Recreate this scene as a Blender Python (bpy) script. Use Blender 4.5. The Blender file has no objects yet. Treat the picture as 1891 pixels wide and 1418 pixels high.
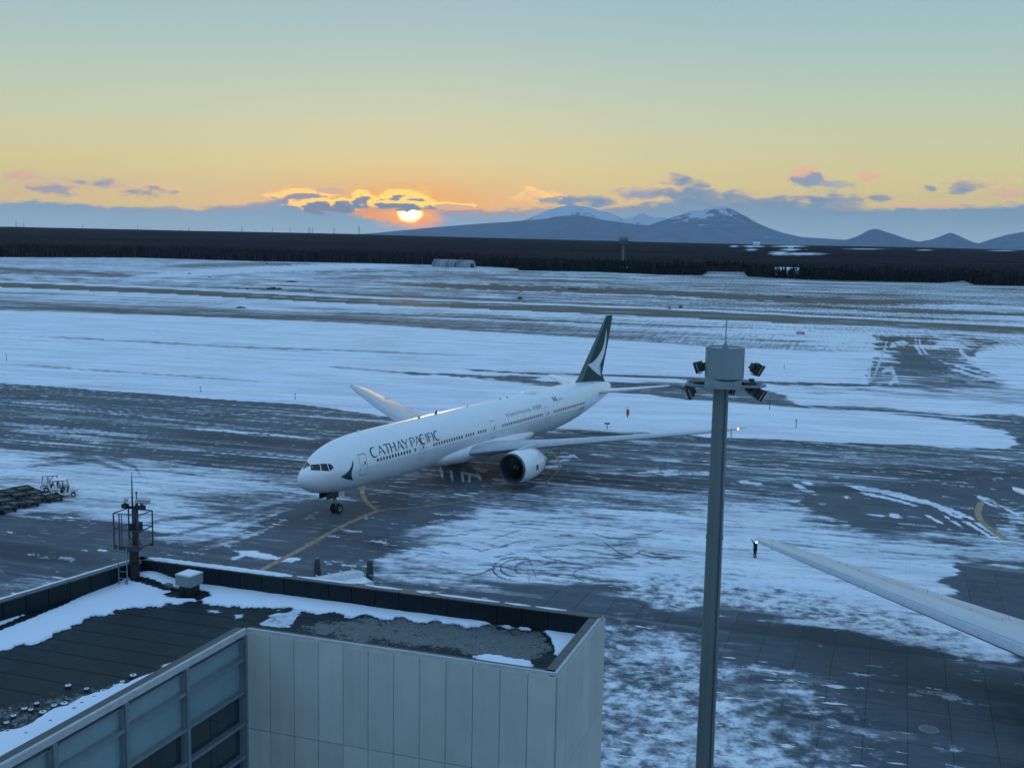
import bpy, bmesh, math, random
import numpy as np
from mathutils import Vector, Matrix
R = math.radians
random.seed(7); rng = np.random.default_rng(7)
S = bpy.context.scene
COL = S.collection

# ------------------------------------------------------------------ camera
F_PX, PITCH, ROLL, H = 2018.0, 0.131, 0.0187, 30.45      # focal in px of a 1891 wide frame
CX, CY = 945.5, 709.0
_fw = np.array([0, math.cos(PITCH), -math.sin(PITCH)]); _up = np.array([0, math.sin(PITCH), math.cos(PITCH)]); _rt = np.array([1.0, 0, 0])
_r = math.cos(ROLL)*_rt + math.sin(ROLL)*_up; _u = -math.sin(ROLL)*_rt + math.cos(ROLL)*_up
cam_d = bpy.data.cameras.new('camera'); cam = bpy.data.objects.new('camera', cam_d); COL.objects.link(cam)
cam.matrix_world = Matrix(((_r[0], _u[0], -_fw[0], 0), (_r[1], _u[1], -_fw[1], 0), (_r[2], _u[2], -_fw[2], H), (0, 0, 0, 1)))
cam_d.sensor_width = 36; cam_d.lens = 36*F_PX/1891; cam_d.clip_start = 0.5; cam_d.clip_end = 90000
S.camera = cam

def ray(px, py):
    d = _fw*F_PX + _r*(px-CX) - _u*(py-CY)
    return d/np.linalg.norm(d)
def ground(px, py, z=0.0):                                # where a sight line meets the level z
    d = ray(px, py); t = (z-H)/d[2]
    return Vector((d[0]*t, d[1]*t, z))
def ae(px, py):                                           # direction as slopes (x/y, z/y): fixed in the world
    d = ray(px, py); return d[0]/d[1], d[2]/d[1]
def s2l(c):
    return tuple((v/255/12.92 if v/255 <= .04045 else ((v/255+.055)/1.055)**2.4) for v in c)

# ------------------------------------------------------------------ node helper
class V:
    def __init__(s, g, sock): s.g = g; s.s = sock
    def _m(s, op, *o, clamp=False):
        n = s.g.nodes.new('ShaderNodeMath'); n.operation = op; n.use_clamp = clamp
        for i, a in enumerate((s,)+o):
            if isinstance(a, V): s.g.links.new(a.s, n.inputs[i])
            else: n.inputs[i].default_value = a
        return V(s.g, n.outputs[0])
    def __add__(s, o): return s._m('ADD', o)
    __radd__ = __add__
    def __sub__(s, o): return s._m('SUBTRACT', o)
    def __rsub__(s, o): return s._m('MULTIPLY', -1.0)+o
    def __mul__(s, o): return s._m('MULTIPLY', o)
    __rmul__ = __mul__
    def __truediv__(s, o): return s._m('DIVIDE', o)
    def mx(s, o): return s._m('MAXIMUM', o)
    def mn(s, o): return s._m('MINIMUM', o)
    def clamp(s): return s._m('ADD', 0.0, clamp=True)
    def sqrt(s): return s._m('SQRT')
    def pow(s, o): return s._m('POWER', o)
    def step(s, a, b):                                    # smoothstep between a and b
        n = s.g.nodes.new('ShaderNodeMapRange'); n.interpolation_type = 'SMOOTHSTEP'
        s.g.links.new(s.s, n.inputs[0])
        for i, v in ((1, a), (2, b)):
            if isinstance(v, V): s.g.links.new(v.s, n.inputs[i])
            else: n.inputs[i].default_value = v
        return V(s.g, n.outputs[0])
def xyz(g, x=0.0, y=0.0, z=0.0):
    n = g.nodes.new('ShaderNodeCombineXYZ')
    for i, a in enumerate((x, y, z)):
        if isinstance(a, V): g.links.new(a.s, n.inputs[i])
        else: n.inputs[i].default_value = a
    return V(g, n.outputs[0])
def sep(g, v):
    n = g.nodes.new('ShaderNodeSeparateXYZ'); g.links.new(v.s, n.inputs[0])
    return [V(g, o) for o in n.outputs]
def noise(g, vec, scale, detail=4, rough=.55, dist=0.0):
    n = g.nodes.new('ShaderNodeTexNoise'); n.inputs['Scale'].default_value = scale
    n.inputs['Detail'].default_value = detail; n.inputs['Roughness'].default_value = rough; n.inputs['Distortion'].default_value = dist
    if vec is not None: g.links.new(vec.s, n.inputs['Vector'])
    return V(g, n.outputs[0])
def mixc(g, f, a, b):
    n = g.nodes.new('ShaderNodeMix'); n.data_type = 'RGBA'
    for i, v in ((0, f), (6, a), (7, b)):
        if isinstance(v, V): g.links.new(v.s, n.inputs[i])
        elif i == 0: n.inputs[0].default_value = v
        else: n.inputs[i].default_value = (*v[:3], 1)
    return V(g, n.outputs[2])
def ramp(g, f, stops, interp='LINEAR'):
    n = g.nodes.new('ShaderNodeValToRGB'); g.links.new(f.s, n.inputs[0]); cr = n.color_ramp; cr.interpolation = interp
    while len(cr.elements) < len(stops): cr.elements.new(0.5)
    for e, (p, c) in zip(cr.elements, stops): e.position = p; e.color = (*c, 1) if len(c) == 3 else c
    return V(g, n.outputs[0])
def attr(g, name):
    n = g.nodes.new('ShaderNodeAttribute'); n.attribute_name = name
    return n
def objco(g):
    n = g.nodes.new('ShaderNodeTexCoord'); return V(g, n.outputs['Object'])
def pos(g):
    n = g.nodes.new('ShaderNodeNewGeometry'); return V(g, n.outputs['Position'])
def rotxy(g, p, ang, sx=1, sy=1):
    n = g.nodes.new('ShaderNodeMapping'); n.vector_type = 'POINT'
    n.inputs['Rotation'].default_value = (0, 0, -ang); n.inputs['Scale'].default_value = (1, 1, 1)
    g.links.new(p.s, n.inputs[0])
    m = g.nodes.new('ShaderNodeMapping'); m.inputs['Scale'].default_value = (sx, sy, 1); g.links.new(n.outputs[0], m.inputs[0])
    return V(g, m.outputs[0])

# ------------------------------------------------------------------ sky
SUNPX = (757, 396)
sun_v = ray(*SUNPX); sun_el = math.asin(sun_v[2]); sun_az = math.atan2(sun_v[0], sun_v[1])
W = bpy.data.worlds.new('World'); S.world = W; W.use_nodes = True
g = W.node_tree; g.nodes.clear()
tc = g.nodes.new('ShaderNodeTexCoord'); D = V(g, tc.outputs['Generated']); dx, dy, dz = sep(g, D)
yy = dy.mx(0.02); a = dx/yy; e = dz/yy
front = dy.step(0.02, 0.25)
nA = noise(g, xyz(g, a*16, e*42, 0.0), 1.0, 7, .66)
nB = noise(g, xyz(g, a*58, e*150, 3.0), 1.0, 7, .62)
nC = noise(g, xyz(g, a*5, e*14, 7.0), 1.0, 4, .5)
def elev(y): return ae(945, y)[1]
zr = dz.mx(0.0)
ramp_stops = []
for yv, c in ((446, (200, 170, 108)), (405, (212, 180, 98)), (372, (216, 186, 98)), (335, (209, 190, 108)), (285, (194, 187, 132)), (215, (177, 184, 152)),
              (140, (160, 178, 164)), (60, (145, 171, 170)), (0, (137, 166, 174))):
    z_ = math.sin(math.atan(max(elev(yv), 0))); ramp_stops.append((z_, s2l(c)))
ramp_stops += [(.30, s2l((128, 170, 192))), (.45, s2l((128, 169, 205))), (1.0, s2l((127, 166, 209)))]
sky_f = ramp(g, zr, ramp_stops)
sky_b = ramp(g, zr, [(0, s2l((120, 140, 170))), (.08, s2l((142, 160, 188))), (.2, s2l((130, 166, 194))), (.45, s2l((123, 165, 206))), (1.0, s2l((127, 166, 209)))])
side = dy.step(-0.35, 0.85)
sky = mixc(g, side, sky_b, sky_f)
# physical sky adds its own share (low sun, disc off)
nish = g.nodes.new('ShaderNodeTexSky'); nish.sky_type = 'NISHITA'; nish.sun_disc = False
nish.sun_elevation = sun_el; nish.sun_rotation = sun_az; nish.altitude = 30; nish.ozone_density = 2.0
def addc(g, a_, b_, f=1.0):
    n = g.nodes.new('ShaderNodeMix'); n.data_type = 'RGBA'; n.blend_type = 'ADD'
    if isinstance(f, V): g.links.new(f.s, n.inputs[0])
    else: n.inputs[0].default_value = f
    for i, v in ((6, a_), (7, b_)):
        if isinstance(v, V): g.links.new(v.s, n.inputs[i])
        else: n.inputs[i].default_value = (*v[:3], 1)
    return V(g, n.outputs[2])
sky = addc(g, sky, V(g, nish.outputs[0]), 0.012)
# the right end of the sky is a little cooler, the part around the sun warmer
sa, se = ae(*SUNPX)
da = a-sa; de = e-se
def ell(au, eu, ra, re):
    p = (a-au)/ra; q = (e-eu)/re
    return (p*p+q*q).sqrt()
PX = 1/F_PX
glow1 = (ell(sa, se+6*PX, 420*PX, 95*PX)*-1.0+1.0).clamp()*front
sky = mixc(g, glow1*0.62, sky, s2l((255, 164, 0)))
glow2 = (ell(sa, se+12*PX, 180*PX, 52*PX)*-1.0+1.0).clamp()*front
sky = mixc(g, (glow2*1.9).clamp(), sky, s2l((255, 178, 0)))
# cloud bank along the horizon
bank = [(0, 371), (90, 372), (200, 379), (330, 384), (420, 381), (480, 372), (520, 364), (560, 366), (620, 372), (690, 381), (760, 377), (800, 386), (900, 387), (1000, 384),
        (1120, 384), (1230, 372), (1300, 368), (1420, 374), (1530, 384), (1600, 388), (1720, 379), (1830, 377), (1891, 374)]
amin = -.55; amax = .55
stops = []
for bx, by in bank:
    aa, e_ = ae(bx, by); stops.append(((aa-amin)/(amax-amin), (e_*10,)*3))
be = ramp(g, ((a-amin)/(amax-amin)).clamp(), stops, 'B_SPLINE')
be_v = sep(g, be)[0]*0.1
bank_lvl = be_v + (nB-0.5)*0.013 + (nA-0.5)*0.009
bm_ = (bank_lvl - e).step(-0.0012, 0.0030)
near = (da*da).sqrt().step(0.33, 0.03)*front                # 1 close to the sun's azimuth
rim_far = s2l((226, 174, 128)); rim_near = (1.5, .80, .02)
rim_col = mixc(g, near, rim_far, rim_near)
# bank body
low = (e).step(0.004, 0.034)
bank_c = mixc(g, low, s2l((134, 162, 178)), s2l((110, 138, 160)))
bank_c = mixc(g, (nC-0.38)*0.9, bank_c, s2l((160, 178, 192)))
edge = (bank_lvl - e).step(0.010, 0.0)
bank_c = mixc(g, edge*near*0.55, bank_c, s2l((206, 140, 96)))
sky = mixc(g, bm_*front, sky, bank_c)
# orange light breaking through the bank on both sides of the sun
for (pu, pv, ru, rv) in ((652, 381, 34, 9), (678, 391, 40, 12), (712, 399, 44, 11), (742, 405, 40, 10)):
    th = (ell(*ae(pu, pv), ru*PX*1.15, rv*PX*1.2) + (nB-0.5)*1.8).step(1.05, 0.35)*front
    sky = mixc(g, th*0.8, sky, (.92, .31, .0))
th = (ell(*ae(768, 403), 70*PX, 26*PX) + (nA-0.5)*.9).step(1.05, 0.2)*front
sky = mixc(g, th*0.75, sky, s2l((246, 128, 30)))
th = (ell(*ae(600, 385), 75*PX, 10*PX) + (nB-0.5)*1.6).step(1.0, 0.3)*front
sky = mixc(g, th*0.5, sky, s2l((240, 170, 90)))
th = (ell(*ae(850, 384), 75*PX, 5*PX) + (nB-0.5)*1.6).step(1.0, 0.3)*front
sky = mixc(g, th*0.7, sky, s2l((252, 160, 70)))
# single clouds: u, v, ru, rv, body, rim strength
GB = (108, 134, 156); PB = (158, 148, 146); PE = (226, 172, 126); DK = (112, 122, 140)
puffs = [
 (38, 326, 24, 8, PE, .5), (100, 347, 56, 11, PB, .9), (152, 336, 13, 4, PB, .6), (192, 338, 22, 6, PB, .7), (222, 344, 16, 5, PE, .5), (280, 350, 48, 10, PB, 1),
 (756, 360, 52, 17, 'GOLD', 2), (700, 372, 46, 14, 'GOLD', 2), (560, 362, 50, 9, (150, 136, 140), 1), (612, 352, 24, 5, PE, .5), (600, 380, 50, 11, DK, 1), (740, 364, 34, 9, DK, 1), (640, 376, 24, 9, DK, 1), (672, 368, 21, 13, DK, 1), (716, 372, 26, 10, DK, 1), (742, 366, 27, 12, DK, 1), (768, 373, 26, 11, DK, 1), (790, 381, 18, 7, DK, 1), (736, 379, 44, 7, DK, 1), (835, 380, 30, 4, PE, .9),
 (984, 362, 26, 11, PE, .8), (1018, 368, 42, 8, PB, .8), (1070, 371, 32, 8, GB, .5), (1112, 374, 22, 6, GB, .4), (1188, 360, 36, 11, (150, 148, 160), .7), (1236, 352, 14, 12, PB, .8),
 (1272, 356, 42, 22, GB, .6), (1300, 368, 46, 14, GB, .3), (1352, 366, 34, 10, GB, .6), (1410, 374, 64, 9, GB, .5), (1462, 375, 40, 8, GB, .4), (1548, 377, 52, 14, GB, .4), (1515, 370, 26, 8, GB, .5),
 (1496, 329, 30, 16, (130, 140, 160), .8), (1482, 320, 10, 6, PE, .3), (1546, 341, 24, 7, (160, 166, 160), .3), (1598, 325, 18, 7, PE, .5), (1625, 367, 20, 6, GB, .3), (1718, 348, 11, 4, GB, .2),
 (1786, 344, 28, 9, PB, .6), (1775, 352, 18, 6, GB, .2), (1836, 337, 16, 4, PE, .3), (1868, 356, 30, 8, PE, .5), (1700, 381, 60, 4, PE, .4)]
for (pu, pv, ru, rv, body, rs) in puffs:
    au, eu = ae(pu, pv)
    d = ell(au, eu, ru*PX*1.3, rv*PX*1.35) + (nB-0.5)*(2.0 if 540 < pu < 860 else 3.4) + (nA-0.5)*(.7 if 540 < pu < 860 else 1.6)
    m_out = d.step(*((1.06, .88) if 540 < pu < 860 else (1.22, 0.40)))*front
    ns = 540 < pu < 860; kr = .42 if ns else .32
    if body == 'GOLD':
        dg_ = ell(au, eu, ru*PX, rv*PX) + (nB-0.5)*2.6
        sky = mixc(g, dg_.step(1.1, .35)*front*.9, sky, (1.25, .64, .0)); continue
    m_in = (d*(1.06 if ns else 1.0) + (e-eu)*(kr/(rv*PX))).step(*((.84, .55) if ns else (.86, .30)))
    colr = mixc(g, m_in, rim_col, s2l(body)) if rs >= .8 else mixc(g, m_in, tuple(np.array(s2l(body))*(1-rs*.5)+np.array(rim_far)*rs*.5), s2l(body))
    sky = mixc(g, m_out*(0.94 if rs > .45 else 0.8), sky, colr)
# sun disc seen through the gap
sd = ell(sa, se, 22*PX, 14*PX) + (nB-0.5)*0.55
cut = (se + 9*PX - e + (nB-0.5)*34*PX).step(-2*PX, 2*PX)
disc = sd.step(1.2, 0.25)*front*cut
halo = (ell(sa, se, 84*PX, 34*PX)+(nB-0.5)*.8).step(1.0, 0.15)*front*cut
sky = mixc(g, halo*0.95, sky, (1.15, .42, .0))
sky = mixc(g, disc, sky, (8.0, 5.2, 1.6))
below = dz.step(-0.02, -0.001)
sky = mixc(g, below, s2l((70, 84, 100)), sky)
bg = g.nodes.new('ShaderNodeBackground'); g.links.new(sky.s, bg.inputs[0]); bg.inputs[1].default_value = 1.0
out = g.nodes.new('ShaderNodeOutputWorld'); g.links.new(bg.outputs[0], out.inputs[0])
W.cycles.sampling_method = 'MANUAL'; W.cycles.sample_map_resolution = 1024

sl = bpy.data.lights.new('sun', 'SUN'); sl.energy = 0.16; sl.angle = R(2.0); sl.color = (1.0, .58, .26)
so = bpy.data.objects.new('sun', sl); COL.objects.link(so)
so.rotation_euler = Vector(tuple(-sun_v)).to_track_quat('-Z', 'Y').to_euler()
S.view_settings.view_transform = 'Standard'; S.view_settings.look = 'None'; S.view_settings.exposure = 0.42; S.view_settings.gamma = 1.0
S.cycles.max_bounces = 6; S.cycles.volume_bounces = 1; S.cycles.use_denoising = True

# ------------------------------------------------------------------ materials
MATS = {}
def mat(name, col, rough=.6, metal=0.0, var=.12, nscale=3.0, spec=.5, bump=0.0, coat=0.0, emit=None, estr=0.0, stretch=(1, 1, 1)):
    if name in MATS: return MATS[name]
    m = bpy.data.materials.new(name); m.use_nodes = True; g = m.node_tree; b = g.nodes['Principled BSDF']
    p = objco(g)
    mp = g.nodes.new('ShaderNodeMapping'); mp.inputs['Scale'].default_value = stretch; g.links.new(p.s, mp.inputs[0]); p = V(g, mp.outputs[0])
    n = noise(g, p, nscale, 5, .6)
    hi = tuple(min(1, c*(1+var)) for c in col); lo = tuple(c*(1-var) for c in col)
    c = mixc(g, n.step(.3, .7), lo, hi)
    g.links.new(c.s, b.inputs['Base Color'])
    r = (n-0.5)*0.25+rough; g.links.new(r.clamp().s, b.inputs['Roughness'])
    b.inputs['Metallic'].default_value = metal; b.inputs['Specular IOR Level'].default_value = spec; b.inputs['Coat Weight'].default_value = coat
    if bump:
        bn = g.nodes.new('ShaderNodeBump'); bn.inputs['Strength'].default_value = bump; bn.inputs['Distance'].default_value = .05
        g.links.new(n.s, bn.inputs['Height']); g.links.new(bn.outputs[0], b.inputs['Normal'])
    if emit: b.inputs['Emission Color'].default_value = (*emit, 1); b.inputs['Emission Strength'].default_value = estr
    MATS[name] = m; return m
M_white = mat('aircraft_white', (.84, .84, .84), .28, var=.05, nscale=.6, coat=.3)
M_belly = mat('aircraft_grey', (.42, .45, .48), .35, var=.08, nscale=.7)
M_wing = mat('wing_grey', (.50, .53, .56), .35, var=.08, nscale=.5)
M_bare = mat('bare_metal', (.55, .57, .6), .3, metal=.8, var=.1)
M_green = mat('livery_green', (.003, .060, .055), .55, var=.1, spec=.25)
M_dgreen = mat('lettering_green', (.010, .045, .055), .4)
M_logo = mat('tail_white', (.68, .72, .74), .35, var=.04)
M_glassd = mat('dark_glass', (.012, .016, .022), .08, var=.2)
M_line = mat('panel_line', (.16, .20, .24), .5)
M_black = mat('black_metal', (.012, .013, .015), .5, var=.2)
M_dark = mat('dark_metal', (.035, .042, .05), .5, var=.25)
M_tyre = mat('rubber', (.015, .015, .016), .85, var=.2)
M_steel = mat('galvanised_steel', (.20, .235, .25), .5, metal=.2, var=.12)
M_mast = mat('mast_paint', (.115, .15, .15), .45, var=.10, nscale=1.5, stretch=(1, 1, .15))
M_drum = mat('drum_paint', (.20, .25, .255), .45, var=.06, nscale=1.2, stretch=(1, 1, .2))
M_panel = mat('cladding_panel', (.47, .48, .435), .5, var=.05, nscale=.8)
M_panelj = mat('cladding_joint', (.03, .035, .04), .7)
M_frame = mat('window_frame', (.20, .245, .265), .4, metal=.3, var=.08)
M_opal = mat('spandrel_glass', (.19, .29, .30), .16, var=.07, nscale=.5, coat=.3)
M_wglass = mat('tinted_glass', (.018, .028, .034), .06, var=.3, nscale=.6, coat=.5)
M_para = mat('parapet_panel', (.008, .017, .021), .6, var=.2, nscale=1.5, spec=.25)
M_cap = mat('parapet_cap', (.032, .045, .052), .45, var=.15)
M_capw = mat('light_coping', (.40, .43, .43), .5, var=.1)
M_snow = mat('snow_lump', (.80, .82, .86), .8, var=.05, nscale=6, bump=.5)
M_red = mat('sign_red', (.42, .03, .03), .5)
M_orange = mat('marker_orange', (.55, .10, .03), .6)
M_vwhite = mat('vehicle_white', (.80, .80, .78), .5, var=.15, nscale=2)
M_dolly = mat('dolly_deck', (.016, .022, .025), .7, var=.5, nscale=2.5)
M_roofw = mat('bridge_roof', (.55, .60, .62), .5, var=.1)
M_wood = mat('bark', (.07, .06, .06), .9, var=.4)
M_hangar = mat('hangar_sheet', (.22, .24, .27), .7, var=.5, nscale=.12, stretch=(1, 1, .4))
M_bush = mat('dry_scrub', (.06, .055, .045), .95, var=.4)
M_lens = mat('lamp_lens', (.8, .8, .74), .2, emit=(1, .93, .72), estr=3)
M_lensoff = mat('lamp_glass', (.35, .4, .42), .15)
M_navg = mat('green_navigation_lamp', (.2, .9, .7), .3, emit=(.45, 1.0, .80), estr=1.6)
M_navr = mat('amber_strobe', (1, .6, .2), .3, emit=(1.0, .50, .14), estr=2.2)
M_coat_c = mat('dark_jacket', (.012, .010, .012), .9)
M_trous = mat('dark_trousers', (.008, .010, .016), .9)
M_skin = mat('skin', (.35, .2, .15), .6)
M_hivis = mat('grey_cap', (.20, .18, .2), .7)
M_ftext = mat('faint_grey_text', (.40, .45, .48), .5)
M_radome = mat('radome_white', (.20, .24, .26), .5, var=.05)
M_farb = mat('far_building', (.42, .46, .50), .7, var=.2, nscale=.05)

def _panelfix(m, amt):
    g = m.node_tree; b = g.nodes['Principled BSDF']; geo = g.nodes.new('ShaderNodeNewGeometry'); r_ = V(g, geo.outputs['Random Per Island'])
    p = pos(g); x, y, z = sep(g, p); st = noise(g, xyz(g, x*2.2, y*2.2, z*.12), 1.0, 6, .65); src = b.inputs['Base Color'].links[0].from_socket
    hs = g.nodes.new('ShaderNodeHueSaturation'); g.links.new(src, hs.inputs['Color']); val = r_*amt+(1-amt*.5)+(st-.5)*.28; g.links.new(val.s, hs.inputs['Value']); g.links.new(hs.outputs[0], b.inputs['Base Color'])
_panelfix(M_panel, .13); _panelfix(M_para, .3); _panelfix(M_opal, .12); _panelfix(M_cap, .25); _panelfix(M_mast, .0); _panelfix(M_drum, .0)
# ------------------------------------------------------------------ mesh helpers
class MB:
    def __init__(s): s.v = []; s.f = []; s.m = []
    def add(s, vs, fs, mi=0):
        o = len(s.v); s.v += [tuple(p) for p in vs]; s.f += [tuple(i+o for i in f) for f in fs]; s.m += [mi]*len(fs)
    def box(s, c, size, rz=0, mi=0, taper=1.0):
        x, y, z = (d/2 for d in size); ca, sa_ = math.cos(rz), math.sin(rz); vs = []
        for dz_ in (-z, z):
            k = taper if dz_ > 0 else 1
            for X, Y in ((-x, -y), (x, -y), (x, y), (-x, y)):
                X *= k; Y *= k; vs.append((c[0]+X*ca-Y*sa_, c[1]+X*sa_+Y*ca, c[2]+dz_))
        s.add(vs, [(0, 3, 2, 1), (4, 5, 6, 7), (0, 1, 5, 4), (1, 2, 6, 5), (2, 3, 7, 6), (3, 0, 4, 7)], mi)
    def tube(s, p0, p1, r0, r1=None, n=10, mi=0, cap=True):
        r1 = r0 if r1 is None else r1; p0 = Vector(p0); p1 = Vector(p1); d = (p1-p0).normalized()
        a_ = d.orthogonal().normalized(); b_ = d.cross(a_); vs = []
        for p, r in ((p0, r0), (p1, r1)):
            for i in range(n):
                t = 2*math.pi*i/n; vs.append(p+(a_*math.cos(t)+b_*math.sin(t))*r)
        fs = [(i, (i+1) % n, n+(i+1) % n, n+i) for i in range(n)]
        if cap: fs += [tuple(range(n))[::-1], tuple(range(n, 2*n))]
        s.add(vs, fs, mi)
    def path(s, pts, r, n=6, mi=0):
        for p, q in zip(pts, pts[1:]): s.tube(p, q, r, r, n, mi)
    def lathe(s, prof, n=24, M=None, mi=0):               # (radius, height) about local z
        vs = []; M = M or Matrix()
        for r, h in prof:
            for i in range(n):
                t = 2*math.pi*i/n; vs.append(M @ Vector((r*math.cos(t), r*math.sin(t), h)))
        fs = []
        for k in range(len(prof)-1):
            for i in range(n): fs.append((k*n+i, k*n+(i+1) % n, (k+1)*n+(i+1) % n, (k+1)*n+i))
        s.add(vs, fs, mi)
    def prism(s, pts, z0, z1, mi=0):
        n = len(pts); vs = [(p[0], p[1], z0) for p in pts]+[(p[0], p[1], z1) for p in pts]
        s.add(vs, [tuple(range(n))[::-1], tuple(range(n, 2*n))]+[(i, (i+1) % n, n+(i+1) % n, n+i) for i in range(n)], mi)
    def loft(s, rings, mi=0, cap=(False, False), closed=True):
        n = len(rings[0]); vs = [p for r in rings for p in r]; fs = []
        for k in range(len(rings)-1):
            for i in range(n if closed else n-1): fs.append((k*n+i, k*n+(i+1) % n, (k+1)*n+(i+1) % n, (k+1)*n+i))
        if cap[0]: fs.append(tuple(range(n))[::-1])
        if cap[1]: fs.append(tuple(range((len(rings)-1)*n, len(rings)*n)))
        s.add(vs, fs, mi)
    def build(s, name, mats, parent=None, smooth=False, sharp=40):
        me = bpy.data.meshes.new(name); me.from_pydata(s.v, [], s.f); me.update()
        bm = bmesh.new(); bm.from_mesh(me); bmesh.ops.recalc_face_normals(bm, faces=bm.faces); bm.to_mesh(me); bm.free()
        mats = mats if isinstance(mats, (list, tuple)) else [mats]
        for m in mats: me.materials.append(m)
        if len(mats) > 1: me.polygons.foreach_set('material_index', s.m)
        if smooth:
            me.polygons.foreach_set('use_smooth', [True]*len(me.polygons)); me.set_sharp_from_angle(angle=R(sharp))
        o = bpy.data.objects.new(name, me); COL.objects.link(o)
        if parent: o.parent = parent
        return o
def tag(o, label=None, cat=None, group=None, kind=None):
    if label: o['label'] = label
    if cat: o['category'] = cat
    if group: o['group'] = group
    if kind: o['kind'] = kind
    return o
def empty(name, loc, rz=0.0, label=None, cat=None, group=None):
    o = bpy.data.objects.new(name, None); COL.objects.link(o); o.location = loc; o.rotation_euler = (0, 0, rz)
    return tag(o, label, cat, group)
def copy_tree(o, parent=None):
    c = o.copy(); COL.objects.link(c)
    if parent: c.parent = parent
    for ch in list(o.children): copy_tree(ch, c)
    return c

# ------------------------------------------------------------------ numpy noise in ground metres
def _hash(ix, iy, seed):
    h = (ix.astype(np.int64)*374761393 + iy.astype(np.int64)*668265263 + seed*1442695041) & 0xffffffff
    h = ((h ^ (h >> 13))*1274126177) & 0xffffffff
    return ((h ^ (h >> 16)) & 0xffff)/65535.0
def vnoise(x, y, seed=0):
    ix = np.floor(x); iy = np.floor(y); fx = x-ix; fy = y-iy; fx = fx*fx*(3-2*fx); fy = fy*fy*(3-2*fy)
    a_ = _hash(ix, iy, seed); b_ = _hash(ix+1, iy, seed); c_ = _hash(ix, iy+1, seed); d_ = _hash(ix+1, iy+1, seed)
    return (a_*(1-fx)+b_*fx)*(1-fy)+(c_*(1-fx)+d_*fx)*fy
def fbm(x, y, seed=0, oct=4):
    s_ = 0; am = .5; t = 0
    for k in range(oct): s_ = s_+am*vnoise(x*2**k, y*2**k, seed+k*17); t += am; am *= .55
    return s_/t

# directions on the airfield
_t0 = ground(0, 707); _t1 = ground(1840, 828)
TW = math.atan2(_t1.y-_t0.y, _t1.x-_t0.x)                 # taxiway direction
SLAB = R(-19.5)                                           # apron slab direction

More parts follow.
